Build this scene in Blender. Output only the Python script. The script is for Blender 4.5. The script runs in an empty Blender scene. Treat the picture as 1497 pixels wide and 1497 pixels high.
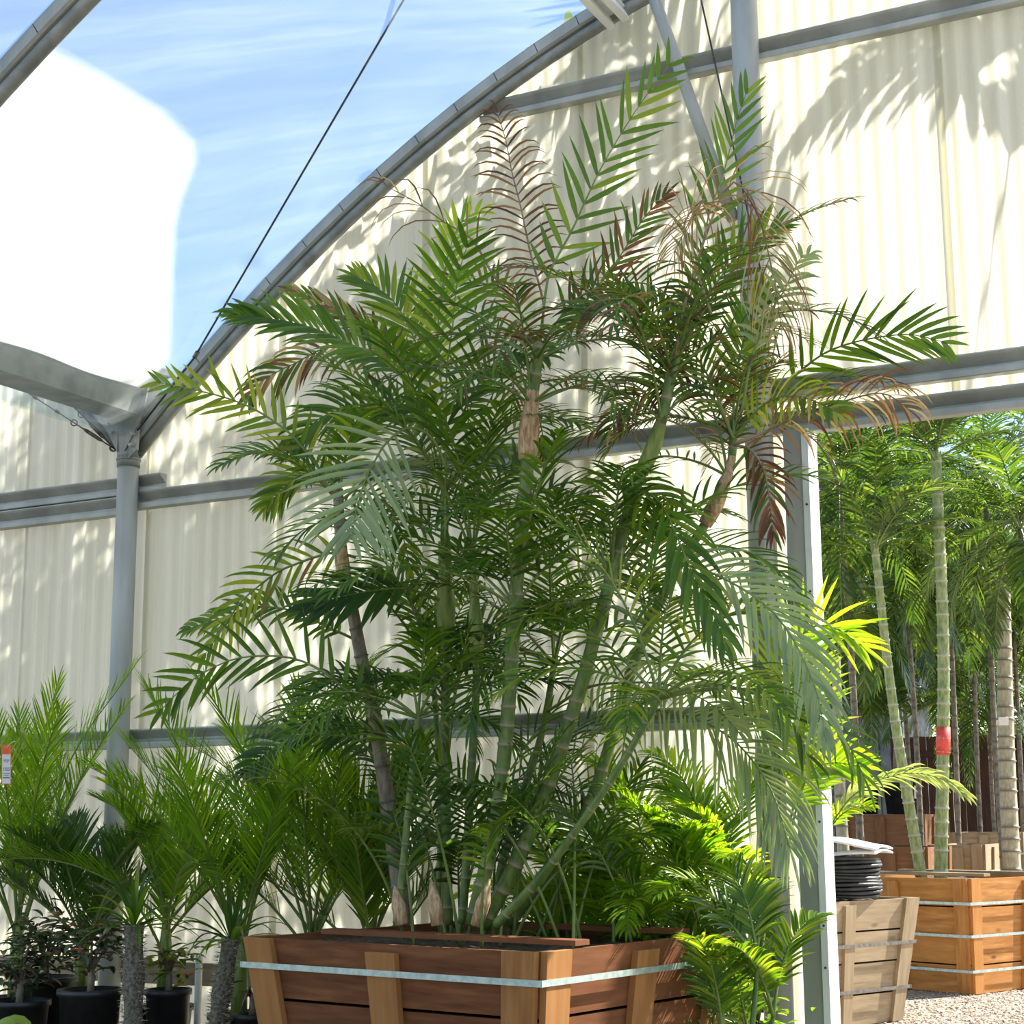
import bpy, bmesh, math, random
from mathutils import Vector, Matrix
random.seed(7)
V = Vector
sc = bpy.context.scene
COL = sc.collection
R = math.radians

# ------------------------------------------------------------------ camera
FPX, PITCH, ROLL, YAW, DIST, EYE = 2418.35, 0.186213, -0.006528, 0.477039, 8.19769, 1.6
CAM = V((0, -DIST, EYE))
FW = V((-math.sin(YAW) * math.cos(PITCH), math.cos(YAW) * math.cos(PITCH), math.sin(PITCH)))
_rt = V((math.cos(YAW), math.sin(YAW), 0)); _up = _rt.cross(FW)
RT = math.cos(ROLL) * _rt + math.sin(ROLL) * _up
UP = -math.sin(ROLL) * _rt + math.cos(ROLL) * _up
cd = bpy.data.cameras.new('camera'); cam = bpy.data.objects.new('camera', cd); COL.objects.link(cam)
cd.sensor_width = 36; cd.lens = FPX / 1497 * 36; cd.clip_end = 300
cam.matrix_world = Matrix(((RT.x, UP.x, -FW.x, CAM.x), (RT.y, UP.y, -FW.y, CAM.y), (RT.z, UP.z, -FW.z, CAM.z), (0, 0, 0, 1)))
sc.camera = cam
# ------------------------------------------------------------------ light
SUN_AZ, SUN_EL = R(40), R(43)          # azimuth from +Y (out through the end wall) towards +X
SUN = V((math.sin(SUN_AZ) * math.cos(SUN_EL), math.cos(SUN_AZ) * math.cos(SUN_EL), math.sin(SUN_EL)))
sl = bpy.data.lights.new('sun', 'SUN'); sl.energy = 9.6; sl.angle = R(0.53); sl.color = (1, .955, .86)
so = bpy.data.objects.new('sun', sl); COL.objects.link(so); so.rotation_euler = (-SUN).to_track_quat('-Z', 'Y').to_euler()
w = bpy.data.worlds.new('sky'); sc.world = w; w.use_nodes = True
nt = w.node_tree; bg = nt.nodes['Background']
sky = nt.nodes.new('ShaderNodeTexSky'); sky.sky_type = 'NISHITA'; sky.sun_disc = False
sky.sun_elevation = SUN_EL; sky.sun_rotation = SUN_AZ; sky.air_density = 1.0; sky.dust_density = .6; sky.ozone_density = 1.5
nt.links.new(sky.outputs[0], bg.inputs[0]); bg.inputs[1].default_value = .17
sc.view_settings.view_transform = 'Standard'; sc.view_settings.look = 'None'
sc.view_settings.gamma = 1; sc.view_settings.use_curve_mapping = False; sc.view_settings.exposure = 0.62
sc.cycles.use_denoising = True
sc.cycles.max_bounces = 8; sc.cycles.transparent_max_bounces = 16

def ray(x, y): return FW + RT * ((x - 748.5) / FPX) - UP * ((y - 748.5) / FPX)
def P(x, y, Y):
    d = ray(x, y); return CAM + d * ((Y - CAM.y) / d.y)
def PZ(x, y, z):
    d = ray(x, y); return CAM + d * ((z - EYE) / d.z)
PXM = 1 / FPX                            # metres per pixel per metre of depth

# ------------------------------------------------------------------ materials
def mat(name):
    m = bpy.data.materials.new(name); m.use_nodes = True; n = m.node_tree; n.nodes.clear()
    out = n.nodes.new('ShaderNodeOutputMaterial'); return m, n, out
def N(n, t, **k):
    o = n.nodes.new(t)
    for a, b in k.items():
        if a in o.inputs: o.inputs[a].default_value = b
        else: setattr(o, a, b)
    return o
def mixc(n, f, a, b):
    o = n.nodes.new('ShaderNodeMix'); o.data_type = 'RGBA'
    for s, v in ((0, f), (6, a), (7, b)):
        if hasattr(v, 'is_output'): n.links.new(v, o.inputs[s])
        else: o.inputs[s].default_value = v if s == 0 else (*v, 1)
    return o.outputs[2]
def math_(n, op, a, b=0.0, clamp=False):
    o = n.nodes.new('ShaderNodeMath'); o.operation = op; o.use_clamp = clamp
    for s, v in ((0, a), (1, b)):
        if hasattr(v, 'is_output'): n.links.new(v, o.inputs[s])
        else: o.inputs[s].default_value = v
    return o.outputs[0]
def noise(n, vec, scale, detail=4, rough=.55, mapscale=None):
    o = N(n, 'ShaderNodeTexNoise', Scale=scale, Detail=detail, Roughness=rough)
    if mapscale:
        mp = n.nodes.new('ShaderNodeMapping'); mp.inputs['Scale'].default_value = mapscale
        n.links.new(vec, mp.inputs[0]); vec = mp.outputs[0]
    n.links.new(vec, o.inputs['Vector']); return o.outputs[0]
def ramp(n, f, *stops):
    o = n.nodes.new('ShaderNodeValToRGB'); e = o.color_ramp.elements
    while len(e) < len(stops): e.new(.5)
    for k, (p, c) in enumerate(stops): e[k].position = p; e[k].color = (*c, 1) if len(c) == 3 else c
    n.links.new(f, o.inputs[0]); return o.outputs[0]
def princ(n, col, rough=.5, metal=0.0, spec=.5):
    b = n.nodes.new('ShaderNodeBsdfPrincipled')
    if hasattr(col, 'is_output'): n.links.new(col, b.inputs['Base Color'])
    else: b.inputs['Base Color'].default_value = (*col, 1)
    b.inputs['Roughness'].default_value = rough; b.inputs['Metallic'].default_value = metal
    b.inputs['Specular IOR Level'].default_value = spec; return b
def bump(n, b, h, strength=.3, dist=.01):
    o = N(n, 'ShaderNodeBump', Strength=strength, Distance=dist); n.links.new(h, o.inputs['Height']); n.links.new(o.outputs[0], b.inputs['Normal'])
def geo_pos(n): return n.nodes.new('ShaderNodeNewGeometry').outputs['Position']

def simple(name, c1, c2, rough=.5, metal=0.0, scale=8, spec=.5, bmp=.0, mapscale=None):
    m, n, out = mat(name); p = geo_pos(n)
    f = noise(n, p, scale, mapscale=mapscale); b = princ(n, ramp(n, f, (.35, c1), (.65, c2)), rough, metal, spec)
    if bmp: bump(n, b, f, bmp)
    n.links.new(b.outputs[0], out.inputs[0]); return m

def leafmat(name, dark, light, yellow, brown=(.075, .028, .012), tan=(.42, .33, .2), rough=.36, trans=.42, gloss=.5):
    m, n, out = mat(name)
    a = N(n, 'ShaderNodeAttribute', attribute_name='leaf'); s = n.nodes.new('ShaderNodeSeparateColor'); n.links.new(a.outputs['Color'], s.inputs[0])
    u, r, d = s.outputs
    g = ramp(n, r, (0, dark), (.6, light), (1, yellow))
    dc = ramp(n, r, (.15, brown), (.55, (.2, .1, .05)), (.85, tan))
    ns = noise(n, geo_pos(n), 22, 2)
    f = math_(n, 'ADD', math_(n, 'MULTIPLY', d, 1.5), math_(n, 'MULTIPLY', math_(n, 'POWER', u, 4), .3))
    f = math_(n, 'ADD', f, math_(n, 'MULTIPLY', math_(n, 'SUBTRACT', ns, .5), .5))
    f = math_(n, 'MULTIPLY', math_(n, 'SUBTRACT', f, .33), 4, True)
    c = mixc(n, f, g, dc)
    b = princ(n, c, rough, 0, gloss)
    t = n.nodes.new('ShaderNodeBsdfTranslucent')
    tc = mixc(n, 1.0, c, c); mm = n.nodes.new('ShaderNodeMix'); mm.data_type = 'RGBA'; mm.blend_type = 'MULTIPLY'; mm.inputs[0].default_value = 1
    n.links.new(c, mm.inputs[6]); mm.inputs[7].default_value = (2.3, 2.0, .7, 1); n.links.new(mm.outputs[2], t.inputs[0])
    mx = N(n, 'ShaderNodeMixShader', Fac=trans); n.links.new(b.outputs[0], mx.inputs[1]); n.links.new(t.outputs[0], mx.inputs[2])
    n.links.new(mx.outputs[0], out.inputs[0]); return m

def woodmat(name, c1, c2, c3, rough=.75):
    m, n, out = mat(name)
    a = N(n, 'ShaderNodeAttribute', attribute_name='leaf')
    v = a.outputs['Color']
    f = noise(n, v, 1, 5, .6, (3, 26, 5)); f2 = noise(n, v, 1, 3, .5, (2.2, 3.5, 9))
    s = n.nodes.new('ShaderNodeSeparateColor'); n.links.new(v, s.inputs[0])
    c = ramp(n, f, (.3, c1), (.55, c2), (.75, c3)); c = mixc(n, math_(n, 'MULTIPLY', f2, .55), c, tuple(x * .55 for x in c1))
    kn = N(n, 'ShaderNodeTexVoronoi', Scale=1.0); mp = n.nodes.new('ShaderNodeMapping'); mp.inputs['Scale'].default_value = (2.3, 5.5, 7)
    n.links.new(v, mp.inputs[0]); n.links.new(mp.outputs[0], kn.inputs['Vector'])
    k = ramp(n, kn.outputs['Distance'], (.06, (1, 1, 1)), (.13, (0, 0, 0))); c = mixc(n, math_(n, 'MULTIPLY', k, .75), c, tuple(x * .22 for x in c1))
    c = mixc(n, math_(n, 'MULTIPLY', s.outputs[2], .5), c, c2)
    b = princ(n, c, rough, 0, .25); bump(n, b, f, .25, .004); n.links.new(b.outputs[0], out.inputs[0]); return m

M = {}
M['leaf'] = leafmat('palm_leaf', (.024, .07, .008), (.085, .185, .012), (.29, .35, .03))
M['pale'] = leafmat('pale_sheen_leaf', (.16, .24, .11), (.24, .33, .15), (.34, .4, .2), trans=.3, rough=.3, gloss=.7)  # grey-green, with sky sheen on the glossy fronds mixed into the base colour
M['bright'] = leafmat('bright_leaf', (.05, .14, .01), (.14, .29, .015), (.32, .44, .03), trans=.5)
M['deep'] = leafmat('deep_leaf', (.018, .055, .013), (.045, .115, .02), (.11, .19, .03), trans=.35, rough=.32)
M['outer'] = leafmat('outdoor_leaf', (.022, .055, .012), (.06, .13, .02), (.2, .28, .05), trans=.4, rough=.3, gloss=.6)
M['dull'] = leafmat('dull_leaf', (.03, .055, .035), (.06, .1, .06), (.14, .17, .09), trans=.25)
M['rachis'] = simple('rachis', (.10, .17, .03), (.2, .26, .06), .45, scale=6)
M['dryrachis'] = simple('dry_rachis', (.16, .1, .05), (.33, .24, .14), .7, scale=12)
M['sheath'] = simple('leaf_sheath', (.30, .17, .08), (.62, .45, .27), .7, scale=14, mapscale=(6, 6, 1.2))
M['gsheath'] = simple('green_sheath', (.10, .19, .03), (.30, .34, .08), .5, scale=9, mapscale=(4, 4, .7))
def stemmat(name, c1, c2, ring):
    m, n, out = mat(name); a = N(n, 'ShaderNodeAttribute', attribute_name='leaf'); s = n.nodes.new('ShaderNodeSeparateColor'); n.links.new(a.outputs['Color'], s.inputs[0])
    f = noise(n, geo_pos(n), 10, 4, .6, (3, 3, 1)); c = ramp(n, f, (.35, c1), (.65, c2)); c = mixc(n, s.outputs[2], c, ring)
    b = princ(n, c, .45); n.links.new(b.outputs[0], out.inputs[0]); return m
M['stem'] = stemmat('cane', (.055, .12, .02), (.16, .22, .05), (.3, .24, .16))
M['gstem'] = stemmat('grey_cane', (.10, .085, .06), (.27, .22, .16), (.09, .07, .05))
M['trunk'] = stemmat('outdoor_trunk', (.30, .27, .18), (.5, .46, .33), (.14, .11, .08))
M['gtrunk'] = stemmat('green_trunk', (.14, .22, .05), (.4, .43, .2), (.5, .48, .36))
M['spiny'] = simple('spiny_trunk', (.07, .06, .04), (.24, .22, .16), .9, scale=60, bmp=.8)
M['spine'] = simple('spine', (.22, .18, .12), (.4, .36, .28), .8, scale=30)
M['wood'] = woodmat('redwood_stain', (.10, .034, .013), (.22, .082, .03), (.33, .14, .055))
M['batten'] = woodmat('orange_batten', (.27, .115, .036), (.42, .19, .06), (.52, .27, .10))
M['owood'] = woodmat('new_wood', (.34, .135, .035), (.55, .25, .07), (.68, .38, .14))
M['gwood'] = woodmat('weathered_wood', (.24, .17, .10), (.42, .32, .20), (.55, .45, .31))
M['dwood'] = woodmat('brown_wood', (.16, .07, .035), (.26, .13, .06), (.36, .2, .1))
M['fence'] = woodmat('fence_wood', (.045, .02, .014), (.08, .036, .022), (.13, .06, .036))
M['strap'] = simple('steel_strap', (.32, .42, .42), (.5, .6, .58), .35, .55, 30)
M['dstrap'] = simple('dull_strap', (.12, .11, .1), (.22, .2, .18), .45, .4, 30)
M['soil'] = simple('soil', (.03, .02, .014), (.12, .08, .05), .95, scale=40, bmp=1)
M['galv'] = simple('galvanised_steel', (.30, .31, .29), (.44, .45, .42), .5, .12, 5, mapscale=(1, 1, .25))
M['galvd'] = simple('dull_galvanised', (.19, .20, .19), (.33, .335, .31), .55, .2, 7)
M['white'] = simple('white_paint', (.74, .75, .74), (.86, .86, .85), .5, scale=5)
M['black'] = simple('black_plastic', (.012, .013, .014), (.035, .036, .036), .45, scale=9)
M['cable'] = simple('cable', (.02, .02, .02), (.06, .06, .055), .6, scale=20)
M['rust'] = simple('turnbuckle', (.10, .085, .07), (.22, .2, .18), .5, .6, 40)
M['red'] = simple('red_tag', (.75, .06, .05), (.85, .12, .1), .5, scale=20)
M['orange'] = simple('orange_tag', (.75, .13, .04), (.85, .2, .07), .5, scale=20)
M['paper'] = simple('white_tag', (.7, .71, .68), (.8, .8, .77), .6, scale=20)
M['print'] = simple('tag_print', (.12, .14, .17), (.2, .22, .26), .7, scale=20)
M['flower'] = simple('orange_flower', (.75, .2, .08), (.85, .4, .2), .6, scale=30)
M['ground'] = simple('low_bounce_floor', (.07, .06, .045), (.16, .14, .11), .95, scale=6)
M['shed'] = simple('grey_shed', (.13, .15, .16), (.22, .25, .26), .6, .2, 4)

# corrugated fibreglass panel
m, n, out = mat('corrugated_fibreglass'); p = geo_pos(n)
st = noise(n, p, 1, 4, .6, (9, 1, .35)); sp = noise(n, p, 60, 2); lg = noise(n, p, .55, 3)
c = ramp(n, st, (.3, (.60, .585, .45)), (.7, (.76, .745, .63))); c = mixc(n, math_(n, 'MULTIPLY', sp, .18), c, (.5, .48, .34))
t = n.nodes.new('ShaderNodeBsdfTranslucent'); d = n.nodes.new('ShaderNodeBsdfDiffuse'); g = N(n, 'ShaderNodeBsdfGlossy', Roughness=.22)
n.links.new(c, t.inputs[0]); n.links.new(c, d.inputs[0])
bp = N(n, 'ShaderNodeBump', Strength=.25, Distance=.01); n.links.new(noise(n, p, 9, 3), bp.inputs['Height']); n.links.new(bp.outputs[0], g.inputs['Normal'])
mx = N(n, 'ShaderNodeMixShader', Fac=.36); n.links.new(t.outputs[0], mx.inputs[1]); n.links.new(d.outputs[0], mx.inputs[2])
fr = N(n, 'ShaderNodeFresnel', IOR=1.35); m2 = n.nodes.new('ShaderNodeMixShader')
n.links.new(math_(n, 'MULTIPLY', fr.outputs[0], .6), m2.inputs[0]); n.links.new(mx.outputs[0], m2.inputs[1]); n.links.new(g.outputs[0], m2.inputs[2]); n.links.new(m2.outputs[0], out.inputs[0])
M['panel'] = m
# clear roof film
m, n, out = mat('clear_film'); p = geo_pos(n)
mp = n.nodes.new('ShaderNodeMapping'); mp.inputs['Rotation'].default_value = (0, 0, R(35)); n.links.new(p, mp.inputs[0])
sk = noise(n, mp.outputs[0], 1, 4, .6, (5.5, .5, .8)); bl = noise(n, p, .6, 3)
f = math_(n, 'ADD', math_(n, 'MULTIPLY', math_(n, 'POWER', sk, 3), .55), math_(n, 'MULTIPLY', bl, .12))
tr = N(n, 'ShaderNodeBsdfTransparent', Color=(.90, .95, .97, 1)); tl = N(n, 'ShaderNodeBsdfTranslucent', Color=(.80, .87, .92, 1)); gl = N(n, 'ShaderNodeBsdfGlossy', Roughness=.2)
mx = n.nodes.new('ShaderNodeMixShader'); n.links.new(f, mx.inputs[0]); n.links.new(tr.outputs[0], mx.inputs[1]); n.links.new(tl.outputs[0], mx.inputs[2])
m2 = N(n, 'ShaderNodeMixShader', Fac=.05); n.links.new(mx.outputs[0], m2.inputs[1]); n.links.new(gl.outputs[0], m2.inputs[2]); n.links.new(m2.outputs[0], out.inputs[0])
M['film'] = m
# white shade sheet on the film, thin at its frayed rim
m, n, out = mat('white_shade_sheet'); a = N(n, 'ShaderNodeAttribute', attribute_name='leaf'); s = n.nodes.new('ShaderNodeSeparateColor'); n.links.new(a.outputs['Color'], s.inputs[0])
tl = N(n, 'ShaderNodeBsdfTranslucent', Color=(.97, .97, .95, 1)); df = N(n, 'ShaderNodeBsdfDiffuse', Color=(.95, .95, .93, 1)); tr = n.nodes.new('ShaderNodeBsdfTransparent')
mx = N(n, 'ShaderNodeMixShader', Fac=.15); n.links.new(tl.outputs[0], mx.inputs[1]); n.links.new(df.outputs[0], mx.inputs[2])
m2 = n.nodes.new('ShaderNodeMixShader'); n.links.new(s.outputs[0], m2.inputs[0]); n.links.new(tr.outputs[0], m2.inputs[1]); n.links.new(mx.outputs[0], m2.inputs[2]); n.links.new(m2.outputs[0], out.inputs[0])
M['sheet'] = m
# gravel
m, n, out = mat('gravel'); p = geo_pos(n)
vo = N(n, 'ShaderNodeTexVoronoi', Scale=38); n.links.new(p, vo.inputs['Vector']); f = noise(n, p, 2.5, 5)
c = ramp(n, vo.outputs['Color'], (.1, (.22, .17, .13)), (.5, (.40, .33, .26)), (.9, (.62, .56, .48))); c = mixc(n, math_(n, 'MULTIPLY', f, .5), c, (.28, .2, .14))
b = princ(n, c, .9, 0, .2); bump(n, b, vo.outputs['Distance'], .9, .02); n.links.new(b.outputs[0], out.inputs[0]); M['gravel'] = m

# ------------------------------------------------------------------ mesh helpers
class MB:
    def __init__(s): s.v = []; s.f = []; s.m = []; s.c = []
    def add(s, vs, fs, mi=0, cs=None):
        o = len(s.v); s.v += [tuple(x) for x in vs]; s.f += [tuple(i + o for i in f) for f in fs]; s.m += [mi] * len(fs)
        s.c += cs if cs is not None else [(0, 0, 0)] * len(vs)
    def slab(s, q, nrm, th, mi=0, rnd=None):
        """q: 4 points (a b c d) of the outer face, a->b is the grain; thickness th against nrm"""
        a, b, c, d = [V(x) for x in q]; nn = V(nrm).normalized() * th
        L = (b - a).length; W = (d - a).length; r = random.random() if rnd is None else rnd; ou = r * 37; 
        vs = [a, b, c, d, a - nn, b - nn, c - nn, d - nn]; r3 = r
        cs = [(ou, ou, r3), (ou + L, ou, r3), (ou + L, ou + W, r3), (ou, ou + W, r3)] * 2
        s.add(vs, [(0, 1, 2, 3), (7, 6, 5, 4), (0, 4, 5, 1), (1, 5, 6, 2), (2, 6, 7, 3), (3, 7, 4, 0)], mi, cs)
    def box(s, c, dx, dy, dz, mi=0):
        c = V(c); dx, dy, dz = V(dx), V(dy), V(dz)
        s.slab([c - dx - dy + dz, c + dx - dy + dz, c + dx + dy + dz, c - dx + dy + dz], dz, dz.length * 2, mi)
    def abox(s, x0, x1, y0, y1, z0, z1, mi=0):
        s.box(((x0 + x1) / 2, (y0 + y1) / 2, (z0 + z1) / 2), ((x1 - x0) / 2, 0, 0), (0, (y1 - y0) / 2, 0), (0, 0, (z1 - z0) / 2), mi)
    def tube(s, pts, rad, k=8, mi=0, caps=True, cs=None):
        pts = [V(p) for p in pts]; m_ = len(pts)
        if not hasattr(rad, '__len__'): rad = [rad] * m_
        vs = []; cc = []; ref = None
        for i, p in enumerate(pts):
            t = (pts[min(i + 1, m_ - 1)] - pts[max(i - 1, 0)]).normalized()
            if ref is None: ref = t.orthogonal()
            ref = (ref - t * ref.dot(t)).normalized(); b = t.cross(ref)
            for j in range(k):
                a = 2 * math.pi * j / k; vs.append(p + (ref * math.cos(a) + b * math.sin(a)) * rad[i]); cc.append(cs[i] if cs else (0, .5, 0))
        fs = [(i * k + j, i * k + (j + 1) % k, (i + 1) * k + (j + 1) % k, (i + 1) * k + j) for i in range(m_ - 1) for j in range(k)]
        if caps: fs += [tuple(range(k))[::-1], tuple((m_ - 1) * k + j for j in range(k))]
        s.add(vs, fs, mi, cc)
    def extrude(s, prof, a, b, ux, uy, mi=0, closed=True):
        """profile (x,y) list swept from a to b with axes ux, uy"""
        a, b, ux, uy = V(a), V(b), V(ux), V(uy); k = len(prof)
        vs = [a + ux * x + uy * y for x, y in prof] + [b + ux * x + uy * y for x, y in prof]
        fs = [(j, (j + 1) % k, k + (j + 1) % k, k + j) for j in range(k if closed else k - 1)]
        if closed: fs += [tuple(range(k))[::-1], tuple(range(k, 2 * k))]
        s.add(vs, fs, mi)
    def lathe(s, prof, c, k=24, mi=0):
        c = V(c); vs = []
        for r, z in prof:
            for j in range(k): a = 2 * math.pi * j / k; vs.append(c + V((r * math.cos(a), r * math.sin(a), z)))
        s.add(vs, [(i * k + j, i * k + (j + 1) % k, (i + 1) * k + (j + 1) % k, (i + 1) * k + j) for i in range(len(prof) - 1) for j in range(k)], mi)

ORG = {}
def obj(name, mb, mats, parent=None, smooth=False, label=None, cat=None, group=None, kind=None):
    me = bpy.data.meshes.new(name); o_ = ORG.get(parent.name, V((0, 0, 0))) if parent else V((0, 0, 0))
    me.from_pydata([(x - o_.x, y - o_.y, z - o_.z) for x, y, z in mb.v], [], mb.f)
    for k in (mats if isinstance(mats, (list, tuple)) else [mats]): me.materials.append(M[k])
    if any(mb.m): me.polygons.foreach_set('material_index', mb.m)
    if smooth: me.polygons.foreach_set('use_smooth', [True] * len(me.polygons))
    at = me.attributes.new('leaf', 'FLOAT_COLOR', 'POINT'); at.data.foreach_set('color', [x for c in mb.c for x in (*c, 1.0)])
    me.update(); o = bpy.data.objects.new(name, me); COL.objects.link(o)
    if parent: o.parent = parent; ORG[o.name] = o_
    else: ORG[o.name] = o_
    tag(o, label, cat, group, kind); return o
def tag(o, label=None, cat=None, group=None, kind=None):
    for k, v in (('label', label), ('category', cat), ('group', group), ('kind', kind)):
        if v: o[k] = v
def thing(name, loc, label=None, cat=None, group=None, kind=None):
    o = bpy.data.objects.new(name, None); COL.objects.link(o); o.location = loc; o.empty_display_size = .1
    ORG[o.name] = V(loc); tag(o, label, cat, group, kind); return o

def smoothpts(pts, n):
    pts = [V(p) for p in pts]
    if len(pts) < 3: return [pts[0].lerp(pts[-1], i / (n - 1)) for i in range(n)]
    q = [pts[0] * 2 - pts[1]] + pts + [pts[-1] * 2 - pts[-2]]; dense = []
    for i in range(1, len(q) - 2):
        a, b, c, d = q[i - 1:i + 3]
        for j in range(10):
            t = j / 10; dense.append(.5 * ((2 * b) + (c - a) * t + (2 * a - 5 * b + 4 * c - d) * t * t + (3 * b - a - 3 * c + d) * t ** 3))
    dense.append(pts[-1]); L = [0]
    for i in range(1, len(dense)): L.append(L[-1] + (dense[i] - dense[i - 1]).length)
    out_ = []; j = 0
    for i in range(n):
        s_ = L[-1] * i / (n - 1)
        while j < len(L) - 2 and L[j + 1] < s_: j += 1
        t = (s_ - L[j]) / max(1e-9, L[j + 1] - L[j]); out_.append(dense[j].lerp(dense[j + 1], min(1, max(0, t))))
    return out_

DOWN = V((0, 0, -1))
def leaflet(mb, base, d, nrm, L, W, droop, rnd, dry, nseg=5, mi=0, wide=True, curl=0.0):
    d = d.normalized(); p = V(base); vs = []; cs = []; k = 3 if wide else 2
    for i in range(nseg + 1):
        t = i / nseg
        wd = W * (min(1, .38 + 2.4 * t) * (1 - t ** 2.2) ** .8) * .5
        s_ = d.cross(nrm); s_ = s_.normalized() if s_.length > 1e-5 else d.orthogonal().normalized()
        nn = s_.cross(d)
        if i < nseg:
            if wide: vs += [p - s_ * wd + nn * wd * .45, p, p + s_ * wd + nn * wd * .45]
            else: vs += [p - s_ * wd, p + s_ * wd]
            cs += [(t, rnd, dry)] * k
        else: vs.append(p); cs.append((1, rnd, dry))
        p = p + d * (L / nseg); d = (d + DOWN * (droop * (1.6 * t + .25) / nseg * 1.4) + s_ * curl / nseg).normalized()
    fs = []
    for i in range(nseg - 1):
        for j in range(k - 1): a = i * k + j; fs.append((a, a + 1, a + 1 + k, a + k))
    e = (nseg - 1) * k
    for j in range(k - 1): fs.append((e + j, e + j + 1, nseg * k))
    mb.add(vs, fs, mi, cs)

def frond(parent, pts, L, W=.024, n=26, t0=.2, ang=(62, 28), droop=.5, face=None, vee=.25, dry=0.0, drand=.08, tone=(.1, .75), leaf='leaf', sep=False, rr=(.008, .002),
          sides=(1, 1), wide=True, nseg=5, label=None, jit=.12, lean=0.0, mb=None, profile=None, thin=False):
    """one feather leaf along the 3-D polyline pts; leaflets in pairs"""
    rp = smoothpts(pts, 22); own = mb is None
    if own: mb = MB()
    rach = M['dryrachis'] if dry > .45 else M['rachis']
    mb.tube(rp, [rr[0] + (rr[1] - rr[0]) * (i / 21) for i in range(22)], 5, 1, True, [(0, .5, 0)] * 22)
    fc = V(face) if face else (CAM - rp[10]).normalized() * .8 + V((0, 0, .45))
    leaves = []
    for i in range(n):
        t = t0 + (1 - t0) * (i + .5) / n; k = min(20, int(t * 21)); f = t * 21 - k
        b = rp[k].lerp(rp[k + 1], f); T = (rp[min(21, k + 2)] - rp[max(0, k - 1)]).normalized()
        nrm = (fc - T * fc.dot(T)); nrm = nrm.normalized() if nrm.length > 1e-4 else T.orthogonal().normalized()
        S = T.cross(nrm); q = (t - t0) / (1 - t0)
        ln = (.62 + 1.5 * q - 1.72 * q * q) if profile is None else profile(q)
        for sd, on in ((1, sides[0]), (-1, sides[1])):
            if not on or (thin and random.random() < .3): continue
            a = R(ang[0] + (ang[1] - ang[0]) * q + random.uniform(-7, 7) + lean * sd)
            dv = T * math.cos(a) + (S * sd * math.cos(vee) + nrm * math.sin(vee)) * math.sin(a) + V([random.gauss(0, jit * .6) for _ in range(3)]) * .5
            m2 = MB() if sep else mb
            leaflet(m2, b, dv, nrm, L * ln * on * random.uniform(.9, 1.08), W * random.uniform(.85, 1.12), droop * random.uniform(.7, 1.3),
                    random.uniform(*tone), min(1, max(0, dry + random.gauss(0, drand))), nseg, 0, wide, random.uniform(-.15, .15))
            if sep: leaves.append(m2)
    # terminal leaflet
    if not sep: leaflet(mb, rp[-1], (rp[-1] - rp[-3]), fc, L * .45, W * .8, droop, random.uniform(*tone), dry, nseg, 0, wide)
    if own:
        o = obj('frond', mb, [leaf, 'dryrachis' if dry > .45 else 'rachis'], parent, True, label)
        for m2 in leaves: obj('leaflet', m2, [leaf], o, True)
        return o

def arch_pts(base, az, el, L, bend, n=8, twist=0):
    p = V(base); e = el; out_ = [p.copy()]
    for i in range(n):
        d = V((math.cos(az) * math.cos(e), math.sin(az) * math.cos(e), math.sin(e))); p = p + d * (L / n); out_.append(p.copy()); e -= bend / n * (.5 + i / n); az += twist / n
    return out_

# ------------------------------------------------------------------ structure
XG, XR = -6.94, 3.80                         # gutter lines of this bay
def arch(x): return -.08975 * x * x - .28269 * x + 6.29568
def arch_l(x): return arch(2 * XG - x)       # neighbour bay beyond the gutter
HEAD = 3.66

fl = MB(); fl.add([(-45, -30, 0), (30, -30, 0), (30, 45, 0), (-45, 45, 0)], [(0, 1, 2, 3)]); obj('floor', fl, 'gravel', kind='structure')
fl = MB(); fl.abox(-17.6, 3.8, -14, -.12, -.02, .006); obj('unseen_dark_floor', fl, 'ground', kind='structure', label='unseen dark floor added to cut bounced light inside the greenhouse', cat='added floor')  # out-of-view dark slab, added to weaken light bouncing onto plants and wall

wall = thing('wall_back', (-3, 0, 0), kind='structure')
def panel(x0, x1, zlo, zhi, yo):
    mb = MB(); nx = int((x1 - x0) / .0125); vs = []; fs = []
    for i in range(nx + 1):
        x = x0 + (x1 - x0) * i / nx; y = yo + .011 * math.cos(2 * math.pi * x / .102); zt = zhi(x)
        vs += [(x, y, zlo), (x, y, max(zlo + .01, zt))]
        if i: fs.append((2 * i - 2, 2 * i, 2 * i + 1, 2 * i - 1))
    mb.add(vs, fs); obj('corrugated_panel', mb, 'panel', wall, True)
DX0, DX1 = -2.49, .85                        # doorway
x = -11.03; k = 0
while x < XR - .05:
    x1 = min(x + 1.035, XR)
    a, b = x - .02, x1 + .02; yo = .02 + .008 * (k % 2)
    top = lambda q: (arch(q) if q > XG else arch_l(q)) + .075
    panel(a, b, HEAD - .02, top, yo)
    for l0, l1 in (((a, min(b, DX0)),) if a < DX0 else ()) + (((max(a, DX1), b),) if b > DX1 else ()):
        if l1 - l0 > .05: panel(l0, l1, .05, lambda q: HEAD + .05, yo + .014)
    x += 1.035; k += 1

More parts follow.
